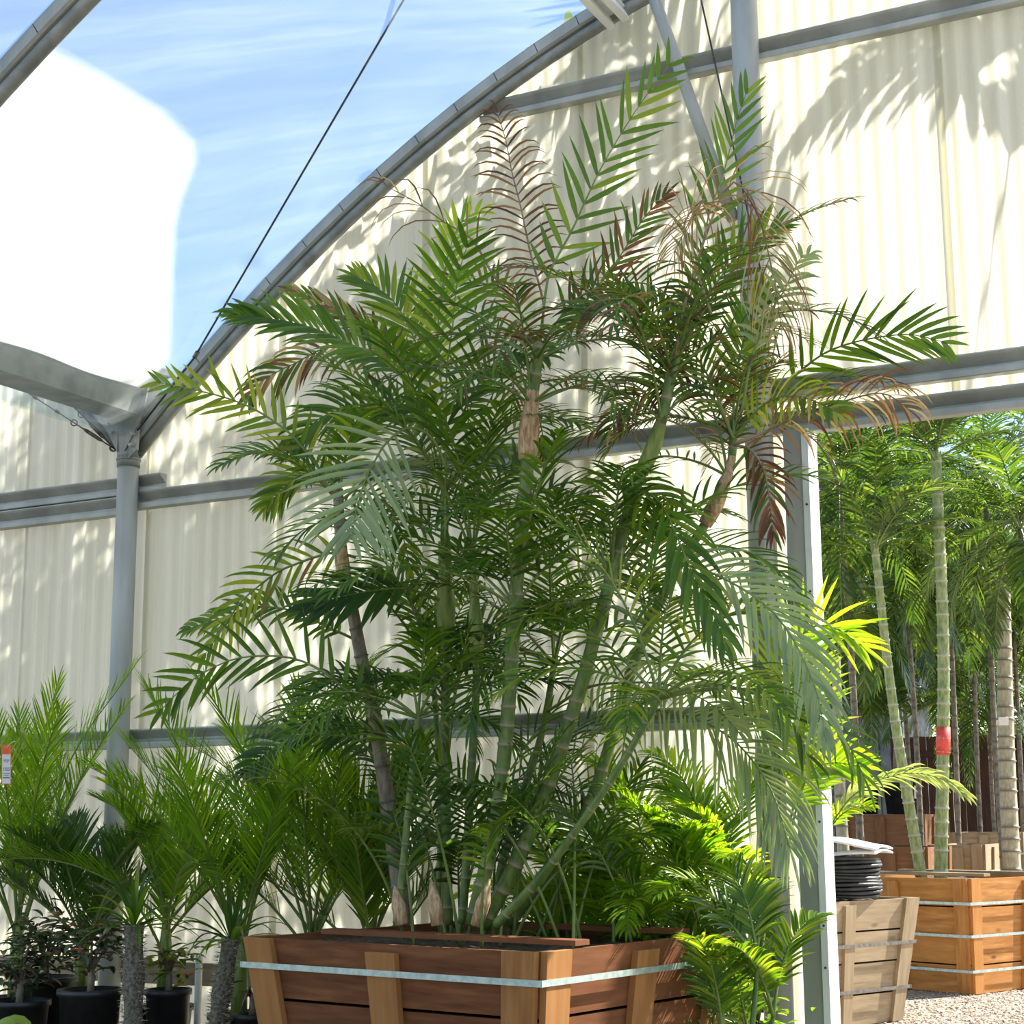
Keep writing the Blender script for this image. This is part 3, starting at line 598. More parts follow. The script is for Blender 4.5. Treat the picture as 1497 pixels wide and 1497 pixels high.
# other traced fronds
G = [
 ([(788, 520), (795, 450), (790, 423), (776, 372), (769, 339), (760, 297), (748, 250), (740, 207), (727, 165)], 85, .1, dict(n=22, t0=.25, ang=(70, 40), droop=1.5, dry=.62, tone=(0, .6), W=.016, vee=.2)),
 ([(760, 450), (720, 400), (690, 350), (650, 325), (617, 301), (593, 287), (558, 269)], 120, -.1, dict(n=9, t0=.35, ang=(45, 25), droop=2.4, dry=.8, tone=(.3, .9), W=.010, vee=.2, thin=True)),
 ([(645, 650), (600, 540), (550, 490), (523, 473), (499, 459), (476, 445), (424, 424)], 62, -.2, dict(n=26, t0=.35, ang=(40, 18), droop=.3, dry=.3, drand=.16, tone=(.2, 1), W=.026)),
 ([(645, 640), (600, 560), (550, 518), (523, 508), (485, 490), (452, 478), (410, 469), (345, 458)], 95, -.5, dict(n=26, t0=.3, ang=(50, 14), droop=.45, tone=(.2, .7), dry=.06, W=.03, lean=6)),
 ([(640, 640), (570, 530), (504, 506), (469, 511), (434, 530), (410, 541), (382, 558), (364, 583)], 90, -.4, dict(n=24, t0=.32, ang=(60, 22), droop=1.3, dry=.26, drand=.15, tone=(.2, .9), W=.024, vee=0)),
 ([(525, 940), (509, 930), (476, 916), (443, 897), (401, 888), (364, 888), (331, 901), (275, 920)], 58, -.3, dict(n=22, t0=.1, ang=(60, 25), droop=.8, tone=(.3, .8), dry=.05, W=.026)),
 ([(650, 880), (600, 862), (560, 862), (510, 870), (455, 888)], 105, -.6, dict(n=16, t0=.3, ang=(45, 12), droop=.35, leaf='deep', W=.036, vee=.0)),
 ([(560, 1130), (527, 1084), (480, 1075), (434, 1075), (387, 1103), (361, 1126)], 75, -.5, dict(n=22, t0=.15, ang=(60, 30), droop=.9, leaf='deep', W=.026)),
 ([(1072, 650), (1100, 640), (1160, 612), (1230, 588), (1290, 575), (1330, 600)], 105, -.2, dict(n=20, t0=.2, ang=(55, 25), droop=2.2, dry=.7, tone=(.2, .95), W=.012, vee=.1)),
 ([(1085, 600), (1100, 520), (1130, 450), (1146, 426), (1158, 400), (1172, 375), (1185, 372)], 55, .25, dict(n=14, t0=.35, ang=(70, 40), droop=.9, leaf='pale', W=.024)),
 ([(988, 520), (1000, 450), (1030, 350), (1065, 270), (1100, 290), (1130, 400), (1142, 480)], 150, .0, dict(n=24, t0=.42, ang=(40, 25), droop=2.6, dry=.85, tone=(.35, 1), W=.008, vee=.1)),
 ([(1040, 460), (1020, 400), (1000, 330), (1030, 290), (1010, 320), (985, 370)], 110, -.3, dict(n=22, t0=.4, ang=(40, 25), droop=2.4, dry=.85, tone=(.5, 1), W=.007, vee=.1)),
 ([(800, 520), (830, 480), (860, 435), (889, 400), (919, 355), (940, 320), (973, 285)], 70, .15, dict(n=18, t0=.25, ang=(55, 30), droop=.2, dry=.3, drand=.18, tone=(0, .5), W=.022)),
 ([(860, 690), (914, 700), (944, 718), (968, 739), (992, 790), (1007, 826), (1040, 892), (1060, 940)], 120, -.7, dict(n=22, t0=.15, ang=(40, 15), droop=.8, tone=(.2, .8), dry=.08, W=.03, vee=0, leaf='leaf')),
 ([(900, 860), (960, 830), (1020, 830), (1100, 870), (1150, 920), (1190, 1000), (1206, 1070)], 120, -.5, dict(n=28, t0=.2, ang=(45, 16), droop=.9, leaf='pale', W=.026, vee=0)),
 ([(800, 1040), (860, 1005), (920, 998), (980, 1002), (1040, 1030), (1080, 1070)], 85, -.6, dict(n=24, t0=.2, ang=(65, 30), droop=1.6, leaf='pale', W=.026)),
 ([(870, 1060), (940, 1040), (1000, 1045), (1070, 1080), (1125, 1150), (1155, 1240)], 150, -.4, dict(n=36, t0=.2, ang=(55, 18), droop=1.6, leaf='pale', W=.018)),
 ([(988, 530), (1015, 470), (1050, 410), (1100, 350), (1140, 330)], 85, .2, dict(n=20, t0=.2, ang=(55, 28), droop=.3, tone=(.1, .7), dry=.1)),
 ([(988, 530), (965, 470), (930, 445), (880, 440), (830, 475)], 80, -.3, dict(n=22, t0=.15, ang=(60, 28), droop=.9, tone=(0, .6), dry=.22, drand=.15, W=.02)),
 ([(788, 510), (750, 440), (710, 415), (660, 420), (610, 470)], 80, .2, dict(n=22, t0=.2, ang=(60, 28), droop=1.0, dry=.25, drand=.2, tone=(0, .9), W=.02)),
 ([(788, 510), (840, 440), (900, 415), (960, 420), (1010, 470)], 85, -.2, dict(n=24, t0=.2, ang=(60, 25), droop=.9, dry=.2, drand=.2, tone=(0, .7), W=.022)),
 ([(1072, 640), (1075, 560), (1095, 470), (1120, 420)], 80, .1, dict(n=20, t0=.2, ang=(50, 28), droop=.3, tone=(.3, 1), dry=.1)),
 ([(1072, 640), (1040, 580), (990, 560), (930, 580), (890, 630)], 75, -.3, dict(n=22, t0=.15, ang=(62, 28), droop=1.0, dry=.22, drand=.18, tone=(.1, .8), W=.02)),
 ([(1072, 640), (1030, 540), (985, 490), (940, 480)], 75, .2, dict(n=20, t0=.2, ang=(60, 28), droop=.5, dry=.12, tone=(.1, .8), W=.02)),
 ([(1072, 640), (1120, 590), (1170, 580), (1230, 605)], 75, -.4, dict(n=20, t0=.15, ang=(60, 28), droop=.9, dry=.12, tone=(.3, 1), W=.024)),
 ([(1072, 650), (1100, 660), (1120, 700), (1130, 780)], 75, -.1, dict(n=18, t0=.1, ang=(50, 22), droop=1.3, dry=.5, drand=.2, tone=(0, .6), W=.018)),
 ([(655, 650), (615, 520), (575, 440), (520, 405)], 95, -.1, dict(n=22, t0=.3, ang=(55, 25), droop=.3, tone=(.4, .95), dry=.05, W=.03)),
 ([(655, 650), (640, 500), (650, 400), (670, 330), (700, 310)], 85, .3, dict(n=22, t0=.3, ang=(60, 30), droop=.5, tone=(.5, 1), dry=.03, leaf='bright')),
 ([(655, 650), (700, 560), (740, 520), (800, 520)], 90, -.2, dict(n=20, t0=.2, ang=(60, 28), droop=.7, tone=(.1, .6))),
 ([(655, 660), (600, 600), (540, 590), (470, 610), (430, 650)], 95, -.3, dict(n=24, t0=.2, ang=(55, 25), droop=.7, tone=(.2, .7))),
 ([(494, 715), (470, 690), (430, 700), (390, 740)], 75, -.2, dict(n=18, t0=.1, ang=(55, 25), droop=.6, tone=(.4, .95))),
 ([(494, 715), (510, 650), (545, 600), (600, 590)], 75, .1, dict(n=18, t0=.1, ang=(60, 28), droop=.6, tone=(.3, .9))),
 ([(494, 720), (540, 720), (580, 760), (600, 830)], 70, -.2, dict(n=18, t0=.1, ang=(60, 28), droop=.9, tone=(.3, .9))),
]
for tr, L, dy, kw in G: TF(tr, L, dy, PY + random.uniform(-.15, .25), **kw)
# the rest of the clump: crowns and suckers fill the middle
def fan(rp, t, num, Lr, el, bend, Lw, **k):
    for i in range(num):
        b = rp[int(63 * min(1, t))]; az = 2 * math.pi * (i + random.random()) / num
        pts = arch_pts(b, az, R(random.uniform(*el)), random.uniform(*Lr), R(random.uniform(*bend)), 7, random.uniform(-.3, .3))
        pts = [V((q.x, min(q.y, -.28), q.z)) for q in pts]
        face = (V((0, 0, 1)) + (CAM - b).normalized() * .5)
        kk = dict(k); kk['tone'] = kk.get('tone', (.05, .7)); frond(palm, pts, Lw * random.uniform(.85, 1.15), face=tuple(face), **kk)
fan(S3, .98, 5, (.7, 1.0), (5, 55), (60, 110), .25, n=15, droop=.9, dry=.2, drand=.2, W=.017)
fan(S4, .98, 9, (.8, 1.2), (15, 75), (60, 130), .25, n=16, droop=.8, dry=.2, drand=.2, W=.017)
fan(S5, .98, 7, (.6, 1.0), (15, 70), (70, 130), .23, n=15, droop=.9, dry=.24, drand=.22, W=.016)
fan(S4, .9, 8, (.6, .95), (25, 85), (50, 120), .22, n=15, droop=.7, dry=.2, drand=.2, W=.013)
fan(S3, .9, 8, (.6, .95), (10, 75), (50, 120), .23, n=15, droop=.8, dry=.16, drand=.2, W=.015)
fan(S5, .9, 6, (.6, .95), (25, 85), (50, 120), .22, n=15, droop=.8, dry=.25, drand=.22, W=.013)
fan(S2, .97, 6, (.9, 1.2), (35, 75), (50, 100), .28, n=16, droop=.6, tone=(.1, .8))
fan(S1, .97, 6, (.5, .8), (20, 70), (60, 110), .24, n=15, droop=.7, tone=(.2, .9))
fan(S6, .98, 12, (.8, 1.3), (10, 80), (60, 120), .28, n=16, droop=.7, W=.021)
fan(S7, .98, 11, (.7, 1.2), (5, 80), (60, 120), .26, n=16, droop=.7, tone=(.05, .8), W=.021)
fan(S8, .98, 12, (.8, 1.3), (5, 80), (60, 120), .28, n=16, droop=.7, W=.021)
fan(S9, .98, 9, (.5, .9), (5, 80), (60, 120), .24, n=15, droop=.7, tone=(.05, .7), W=.02)
fan(S10, .98, 11, (.6, 1.1), (0, 75), (60, 120), .26, n=16, droop=.8, tone=(.1, .9), W=.02)
fan(S4, .62, 8, (.7, 1.2), (20, 70), (60, 120), .27, n=16, droop=.7, tone=(.05, .7), W=.022)
fan(S3, .55, 8, (.7, 1.2), (20, 75), (60, 120), .27, n=16, droop=.7, W=.022)
fan(S5, .6, 7, (.6, 1.0), (10, 75), (60, 120), .26, n=16, droop=.8, tone=(.1, .9), W=.02)
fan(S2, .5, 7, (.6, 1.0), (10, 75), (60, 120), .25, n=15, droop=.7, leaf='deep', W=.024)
for i in range(30):                                   # thin suckers rising from the soil
    b = MC + MU * random.uniform(-.6, .55) + MV * random.uniform(-.35, .45); b = V((b.x, b.y, soilz)); az = random.random() * 6.28
    pts = arch_pts(b, az, R(random.uniform(62, 86)), random.uniform(.7, 1.8), R(random.uniform(40, 100)), 8, .2)
    pts = [V((q.x, min(q.y, -.2), q.z)) for q in pts]
    frond(palm, pts, .24, .02, n=15, t0=.4, ang=(58, 28), droop=.7, tone=(.05, .8), leaf=random.choice(['leaf', 'leaf', 'deep']), face=(0, -.5, 1), rr=(.009, .002))
# pale flower stalk threads between the stems
a = MB(); b = P(700, 600, PY)
for i in range(26):
    p0 = b + V((random.uniform(-.12, .1), random.uniform(-.1, .1), random.uniform(-.1, .1))); p1 = p0 + V((random.uniform(-.22, .22), random.uniform(-.15, .15), random.uniform(-.12, .16)))
    a.tube(smoothpts([p0, p0.lerp(p1, .5) + V((0, 0, random.uniform(-.06, .06))), p1], 6), .0035, 4)
obj('flower_stalk', a, 'rachis', palm, True)
print('frond count', len([o for o in palm.children if o.name.startswith('frond')]), 'leaflets', len([o for o in bpy.data.objects if o.name.startswith('leaflet')]))

# ------------------------------------------------------------------ other indoor plants
def pot(c, r, h, lab, grp=None, taper=.78):
    t = thing('nursery_pot', c, lab, 'pot', grp); c = V(c)
    a = MB(); a.lathe([(r * taper * .6, .0), (r * taper, .0), (r * .97, h - .03), (r * 1.05, h - .03), (r * 1.05, h), (r * .96, h), (r * .9, h - .06)], c, 28); obj('body', a, 'black', t, True)
    a = MB(); a.lathe([(r * .92, h - .05), (r * .5, h - .04), (.001, h - .035)], c, 20); obj('soil', a, 'soil', t, True); return t
bench = thing('plant_bench', V((-6.2, -.85, 0)), 'low slatted wooden bench under the potted plants by the wall', 'bench')
BZ = .26
for i in range(8):
    a = MB(); y0 = -1.36 + i * .135; a.slab([(-7.9, y0, BZ), (-4.95, y0, BZ), (-4.95, y0 + .11, BZ), (-7.9, y0 + .11, BZ)], (0, 0, 1), .03); obj('slat', a, 'gwood', bench)
for x_ in (-7.8, -6.4, -5.07):
    for y_ in (-1.3, -.4): a = MB(); a.abox(x_ - .04, x_ + .04, y_ - .04, y_ + .04, 0, BZ - .031); obj('leg', a, 'gwood', bench)

def at_bench(px, py, Y): q = P(px, py, Y); return V((q.x, Y, BZ + .002)), q.z
def stiff_palm(px, Y, lab, num, Lr, el, bend, Lw, leaf='bright', potr=.16, n=30, droop=.25, tone=(.2, .8), W=.02, crown=.5, label_pot=None, grp=None, seed=1):
    random.seed(seed); c_, _ = at_bench(px, 1450, Y); zc = .62
    pot(c_, potr, .36, label_pot, grp)
    t = thing('feather_palm', V((c_.x, c_.y, BZ + .33)), lab, 'palm')
    b = V((c_.x, c_.y, BZ + .33)); a = MB(); a.tube([b, b + V((0, 0, crown * .6)), b + V((0, 0, crown))], [.045, .04, .02], 10, 0, True); obj('stem', a, 'gsheath', t, True)
    for i in range(num):
        az = 2 * math.pi * (i + random.random() * .7) / num; pts = arch_pts(b + V((0, 0, crown * random.uniform(.5, .95))), az, R(random.uniform(*el)), random.uniform(*Lr), R(random.uniform(*bend)), 7, random.uniform(-.25, .25))
        pts = [V((q.x, min(q.y, -.3), q.z)) for q in pts]
        frond(t, pts, Lw, W, n=n, t0=.22, ang=(45, 22), droop=droop, vee=.5, tone=tone, leaf=leaf, face=(-math.cos(az) * .6, -math.sin(az) * .6, .8), rr=(.01, .002))
    return t
stiff_palm(22, -.60, 'stiff upright feather palm beside the orange hanging tag', 13, (1.2, 1.75), (60, 88), (15, 45), .30, 'bright', n=38, seed=3, label_pot='black nursery pot of the palm with the orange tag', W=.0125, tone=(.2, .9))
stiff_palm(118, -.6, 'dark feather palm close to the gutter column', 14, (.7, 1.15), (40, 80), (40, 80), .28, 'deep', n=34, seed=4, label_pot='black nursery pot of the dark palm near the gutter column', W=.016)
stiff_palm(350, -.75, 'bright green stiff feather palm left of the redwood box', 13, (1.1, 1.65), (52, 86), (20, 55), .36, 'bright', n=40, seed=5, label_pot='black nursery pot half hidden behind the spiny trunk', W=.0125, tone=(.1, .8))
stiff_palm(455, -.55, 'bright feather palm between the redwood box and the wall', 13, (1.1, 1.7), (48, 86), (25, 65), .34, 'bright', n=38, seed=6, label_pot='black nursery pot behind the redwood box', W=.0125)
stiff_palm(240, -.6, 'feather palm with arching yellow-green fronds by the white pipe', 13, (.8, 1.15), (40, 80), (40, 90), .28, 'bright', n=34, seed=8, label_pot='black nursery pot beside the white pipe', W=.016)
stiff_palm(545, -.45, 'green feather palm right behind the redwood box', 13, (.9, 1.4), (45, 86), (30, 70), .32, 'leaf', n=40, seed=9, label_pot='black nursery pot right behind the redwood box', W=.016)
random.seed(21)
a = MB(); q = P(291, 1400, -.28); a.tube([(q.x, q.y, 0), (q.x, q.y, .86)], .021, 12); obj('white_pipe', a, 'white', None, True, 'thin white plastic pipe standing by the wall', 'pipe')

def spiny_palm(px0, px1, py1, Y, r, lab, num, Ll, seed):
    random.seed(seed); b, _ = at_bench(px0, 1490, Y); tp = P(px1, py1, Y)
    pot(b, .17, .20, lab.replace('spiny-trunked succulent', 'black pot of the spiny-trunked succulent'))
    b = V((b.x, b.y, BZ + .17)); t = thing('spiny_succulent', b, lab, 'succulent')
    rp = smoothpts([b, b.lerp(tp, .5) + V((.0, 0, .02)), tp], 14); a = MB(); a.tube(rp, [r * (.95 + .12 * math.sin(i)) for i in range(14)], 14); obj('trunk', a, 'spiny', t, True)
    s = MB()
    for i in range(520):
        k = random.uniform(0, 12.9); p0 = rp[int(k)].lerp(rp[int(k) + 1], k - int(k)); an = random.random() * 6.28; d = V((math.cos(an), math.sin(an), random.uniform(-.1, .5))).normalized()
        o_ = p0 + V((d.x, d.y, 0)).normalized() * r * .95; s_ = d.cross(V((0, 0, 1))) * .003; s.add([o_ - s_, o_ + s_, o_ + d * random.uniform(.02, .035), o_ + V((0, 0, .005))], [(0, 1, 2), (1, 3, 2), (3, 0, 2)])
    obj('spines', s, 'spine', t, kind='stuff')
    for i in range(num):
        an = 2.4 * i; el = R(random.uniform(5, 75)); d = V((math.cos(an) * math.cos(el), math.sin(an) * math.cos(el), math.sin(el))); m_ = MB()
        leaflet(m_, tp + V((0, 0, -.02)) + d * .02, d, V((0, 0, 1)), Ll * random.uniform(.75, 1.1), .028, 1.1, random.uniform(.2, .8), random.choice([0, 0, .05, .2]), 8); obj('leaf', m_, random.choice(['leaf', 'deep', 'bright']), t, True)
spiny_palm(196, 196, 1352, -1.28, .055, 'spiny-trunked succulent with drooping strap leaves among the shrubs', 34, .36, 11)
spiny_palm(310, 338, 1372, -1.2, .05, 'spiny-trunked succulent leaning towards the redwood box', 30, .40, 12)
random.seed(31)

def shrub(px, pyr, Y, r, h, lab, plab, nl, leaf='dull', seed=1, flowers=0, top=.35):
    random.seed(seed); q = P(px, pyr, Y); ph = max(.2, q.z - BZ); b = V((q.x, Y, BZ + .002))
    pot(b, r, ph, plab); b = V((q.x, Y, BZ + ph - .05)); t = thing('leafy_shrub', b, lab, 'shrub')
    brs = []
    st = MB(); st.tube([b, b + V((.005, 0, .10)), b + V((0, .0, .16))], [.022, .018, .014], 8); obj('stem', st, 'gstem', t, True)
    for i in range(9):
        an = i * 2.4; e = b + V((math.cos(an) * r * random.uniform(.3, 1.1), math.sin(an) * r * random.uniform(.3, 1.1), top * random.uniform(.5, 1.1))); m_ = MB(); m_.tube([b + V((0, 0, .13)), (b + V((0, 0, .16))).lerp(e, .5) + V((0, 0, .04)), e], [.009, .006, .003], 6); obj('branch', m_, 'gstem', t, True); brs.append(e)
    for i in range(nl):
        e = random.choice(brs) + V([random.gauss(0, .05) for _ in range(3)]); an = random.random() * 6.28; d = V((math.cos(an), math.sin(an), random.uniform(-.4, .5)))
        m_ = MB(); leaflet(m_, e, d, V((0, 0, 1)), random.uniform(.07, .12), .042, .8, random.random(), random.choice([0, 0, .04, .12, .3]), 4); obj('leaf', m_, leaf, t, True)
    for i in range(flowers):
        e = random.choice(brs) + V([random.gauss(0, .05) for _ in range(3)]); m_ = MB()
        for k in range(5): an = k * 1.257; leaflet(m_, e, V((math.cos(an), math.sin(an), .35)), V((0, 0, 1)), .045, .035, .4, .5, 0, 3)
        obj('flower', m_, 'flower', t)
shrub(28, 1462, -1.3, .16, .2, 'dull green shrub on a short pale stem in the front pot', 'black nursery pot standing foremost under the dull green shrub', 170, 'dull', 1)
shrub(66, 1428, -.98, .17, .2, 'dull shrub with reddish dry leaves behind the front pot', 'black nursery pot half behind the front pot', 150, 'dull', 2, 3)
shrub(132, 1446, -1.18, .165, .2, 'shrub with orange blooms and twisted bare branches', 'black nursery pot under the orange-blooming shrub', 120, 'dull', 3, 6)
shrub(246, 1446, -.92, .12, .2, 'small reddish-stemmed shrub beside the spiny trunk', 'dark grey nursery pot right of the spiny trunk', 60, 'leaf', 4, 3, .25)
shrub(368, 1482, -.88, .09, .2, 'young sprout in a small pot next to the redwood box', 'small black pot next to the redwood box', 8, 'leaf', 5, 0, .12)
random.seed(41)
# lone bright leaf in the lower corner
q = P(0, 1493, -1.75); pot(V((q.x - .1, q.y, 0)), .2, q.z - .12, 'black nursery pot of the broad pale leaf'); t = thing('broad_leaf_plant', V((q.x - .1, q.y, q.z - .17)), 'plant with one broad pale green leaf at the pot cluster', 'plant')
for an in (-.35, .5, 2, 3.6):
    m_ = MB(); leaflet(m_, V((q.x - .1, q.y, q.z - .16)), V((math.cos(an) * .55, math.sin(an) * .3, .8)), V((0, -.5, 1)), .34, .13, 1.9, .9, 0, 8); obj('leaf', m_, 'bright', t, True)

# hanging tag
q = P(9, 1118, -1.52); tg = thing('hanging_tag', q, 'orange and white hanging plant tag tied to the stiff palm', 'tag')
ax, az_ = RT * 1, UP * 1; hw, hh = .026, .105
a = MB(); a.box(q, ax * hw, az_ * hh, -FW * .0015); obj('backing', a, 'orange', tg)
a = MB(); a.box(q - az_ * .022 - FW * .003 + ax * .002, ax * hw * .85, az_ * hh * .74, -FW * .001); obj('paper', a, 'paper', tg)
for dz, hw2, th in ((.03, .016, .0012), (.024, .017, .0012), (.016, .012, .0012), (-.045, .017, .0012), (-.055, .013, .0012), (-.068, .018, .003)):
    a = MB(); a.box(q + az_ * dz - FW * .0048 + ax * .002, ax * hw2, az_ * th, -FW * .0004); obj('print_line', a, 'print', tg)
cu = bpy.data.curves.new('number', 'FONT'); cu.body = '185'; cu.size = .028; cu.align_x = 'CENTER'
tmp_ = bpy.data.objects.new('tmp', cu); COL.objects.link(tmp_); me_ = bpy.data.meshes.new_from_object(tmp_.evaluated_get(bpy.context.evaluated_depsgraph_get())); bpy.data.objects.remove(tmp_); me_.materials.clear(); me_.materials.append(M['print'])
to = bpy.data.objects.new('number', me_); COL.objects.link(to); to.parent = tg
to.matrix_local = Matrix(((RT.x, UP.x, -FW.x, 0), (RT.y, UP.y, -FW.y, 0), (RT.z, UP.z, -FW.z, 0), (0, 0, 0, 1))) @ Matrix.Translation((.002, -.032, .0052))
a = MB(); a.tube([q + az_ * .09, q + az_ * .12 + ax * .03, q + az_ * .125 + ax * .05], .002, 5); obj('tie', a, 'paper', tg)

# light green palm behind the box, by the doorway
random.seed(51)
def bushy(px, Y, zb, lab, num, Lr, el, bend, Lw, leaf, n=28, W=.02, droop=.6, tone=(.2, .9), seed=1, canes=5, potted=None, nm='areca_palm', ht=(.2, .8), ymax=-.2, spread=1.9, sp=.06):
    random.seed(seed); q = P(px, 1300, Y); b = V((q.x, Y, zb))
    if potted: pot(V((q.x, Y, 0)), .11, zb + .05, potted)
    t = thing(nm, b, lab, 'palm'); bs = []
    for i in range(canes):
        an = random.random() * 6.28; o_ = b + V((math.cos(an) * sp, math.sin(an) * sp, 0)); e = o_ + V((math.cos(an) * .12, math.sin(an) * .12, random.uniform(*ht))); a = MB(); a.tube([o_, o_.lerp(e, .5) + V((0, 0, .02)), e], [.017, .014, .01], 7); obj('stem', a, 'stem', t, True); bs.append(e)
    for i in range(num):
        e = bs[i % len(bs)]; an = math.pi + random.uniform(-spread, spread); pts = arch_pts(e, an, R(random.uniform(*el)), random.uniform(*Lr), R(random.uniform(*bend)), 7, random.uniform(-.3, .3)); pts = [V((q_.x, min(q_.y, ymax), q_.z)) for q_ in pts]
        frond(t, pts, Lw * random.uniform(.85, 1.1), W, n=n, t0=.2, ang=(55, 25), droop=droop, tone=tone, leaf=leaf, face=(0, -.4, 1), drand=.05)
    return t
bushy(1012, -.46, .45, 'light green bushy palm between the redwood box and the doorway column', 26, (.6, 1.05), (35, 84), (50, 110), .25, 'bright', n=30, seed=2, potted='black nursery pot of the bushy palm by the doorway column', W=.018)
bushy(900, -.32, .4, 'green bushy palm growing behind the redwood box corner', 18, (.7, 1.1), (40, 84), (40, 100), .27, 'bright', n=30, seed=3, potted='black nursery pot behind the redwood box corner')
bushy(1066, -.9, .30, 'low drooping palm at the foot of the doorway column', 20, (.5, .85), (55, 85), (60, 130), .22, 'leaf', n=26, seed=4, potted='black nursery pot at the foot of the doorway column', W=.018)
# sunlit fronds reaching through the doorway
t = bushy(1078, -.30, .6, 'sunlit yellow-green palm leaning through the doorway', 5, (.5, .8), (50, 80), (50, 90), .22, 'bright', n=24, seed=5, potted='black nursery pot between the doorway column and the wall', tone=(.5, 1))
for tr, L in (([(1140, 1240), (1140, 1100), (1150, 985), (1175, 925), (1215, 915), (1262, 945)], 115), ([(1140, 1250), (1160, 1180), (1172, 1100), (1182, 1020), (1190, 960)], 95), ([(1150, 1250), (1165, 1180), (1185, 1130), (1215, 1115), (1262, 1120)], 75)):
    frond(t, T3(tr, -.28, -.12), px_(L), .028, n=22, t0=.35, ang=(58, 26), droop=.35, tone=(.6, 1), leaf='bright', face=CF, vee=.1)
# small leafy weed hiding the column foot
random.seed(61)
q = P(1075, 1470, -.62); t = thing('leafy_vine', V((q.x + .15, q.y, 0)), 'small-leaved vine around the foot of the doorway column', 'vine')
for i in range(7):
    p0 = V((q.x + random.uniform(-.22, .08), q.y + random.uniform(-.1, .2), 0)); pts = smoothpts([p0, p0 + V((random.uniform(-.1, .1), 0, .5)), p0 + V((random.uniform(-.2, .08), random.uniform(-.15, .15), random.uniform(.7, 1.1)))], 10); a = MB(); a.tube(pts, [.008] * 10, 5); obj('stem', a, 'gstem', t, True)
    m_ = MB()
    for k in range(260):
        e = random.choice(pts[1:]) + V([random.gauss(0, .06) for _ in range(3)]); an = random.random() * 6.28; leaflet(m_, e, V((math.cos(an), math.sin(an), random.uniform(-.5, .4))), V((0, 0, 1)), random.uniform(.04, .08), .03, .7, random.random(), random.choice([0, 0, .1]), 3)
    obj('foliage', m_, 'bright', t, True, kind='stuff')

# ------------------------------------------------------------------ outdoors
TRUNK = []
def trunk_at(py):                                       # trunk point shown at image row py
    return min(TRUNK, key=lambda q: abs(748.5 - FPX * (q - CAM).dot(UP) / (q - CAM).dot(FW) - py))
def out_palm(base, top, r, lab, num, Lr, el, bend, Lw, leaf='outer', n=30, W=.03, droop=.9, tone=(.1, .95), seed=1, tm='trunk', grp=None, nm='outdoor_palm', dry=.02, name2='frond', root=None):
    random.seed(seed); base, top = V(base), V(top); t = thing(nm, base, lab, 'palm', grp)
    TRUNK[:] = cane([base, base.lerp(top, .5) + V((random.uniform(-.06, .06), 0, 0)), top], r, tm, .17, t, name='trunk', k=9)
    for i in range(num):
        an = 2.4 * i + random.random() * .6; pts = arch_pts(top + V((0, 0, random.uniform(-.15, .1))), an, R(random.uniform(*el)), random.uniform(*Lr), R(random.uniform(*bend)), 7, random.uniform(-.3, .3))
        frond(t, pts, Lw, W, n=n, t0=.15, ang=(62, 28), droop=droop, tone=tone, leaf=leaf, face=(0, 0, 1), dry=dry, drand=.06, wide=False, nseg=4, rr=(.014, .003), vee=.1)
    return t
def gpt(px, py, Y): q = P(px, py, Y); return q
# two thin trunks in the orange box
zs = tz - .07
def inbox(px, py, Y): q = P(px, py, Y); return q
b0 = P(1347, 1268, OC.y - .2); b0.z = zs; b1 = P(1374, 1268, OC.y - .1); b1.z = zs
out_palm(b0, P(1278, 792, b0.y - .3), (.06, .04), 'thin leaning palm with pale trunk in the orange box', 11, (1.0, 1.5), (20, 75), (60, 120), .34, seed=1, tm='gtrunk')
out_palm(b1, P(1368, 660, b1.y), (.068, .055), 'straight thin palm with a band of red tape in the orange box', 12, (1.1, 1.7), (30, 80), (60, 120), .36, seed=2, tm='gtrunk')
# red tape
q0, q1 = trunk_at(1108), trunk_at(1062); a = MB(); a.tube([q0, q1], .072, 14); obj('red_tape', a, 'red', None, True, 'red tape wrapped around the straight thin palm trunk', 'tape')
# sturdier grey trunk on the right
q = P(1478, 1262, 12.4); out_palm((q.x, q.y, 0), P(1466, 850, 12.4), (.115, .085), 'thick grey palm trunk near the dark board fence', 14, (1.4, 2.0), (10, 75), (70, 130), .42, seed=3)
q = trunk_at(1052) - V((0, .13, 0)); a = MB(); a.box(q, RT * .06, UP * .05, FW * .01); obj('paper_tag', a, 'paper', None, False, 'white paper tag on the thick grey palm trunk', 'tag')
q = P(1236, 1200, 10.2); out_palm((q.x, q.y, 0), P(1222, 960, 10.2), (.08, .05), 'pale ringed palm trunk beside the grey box with a red tag', 8, (.8, 1.2), (30, 80), (60, 110), .3, seed=4)
q = trunk_at(1122) - V((0, .1, 0)); t = thing('price_tag', q, 'red and white tag on the pale ringed palm trunk', 'tag')
a = MB(); a.box(q + UP * .08, RT * .05, UP * .085, FW * .008); obj('red_half', a, 'red', t); a = MB(); a.box(q - UP * .09, RT * .05, UP * .08, FW * .008); obj('white_half', a, 'paper', t)
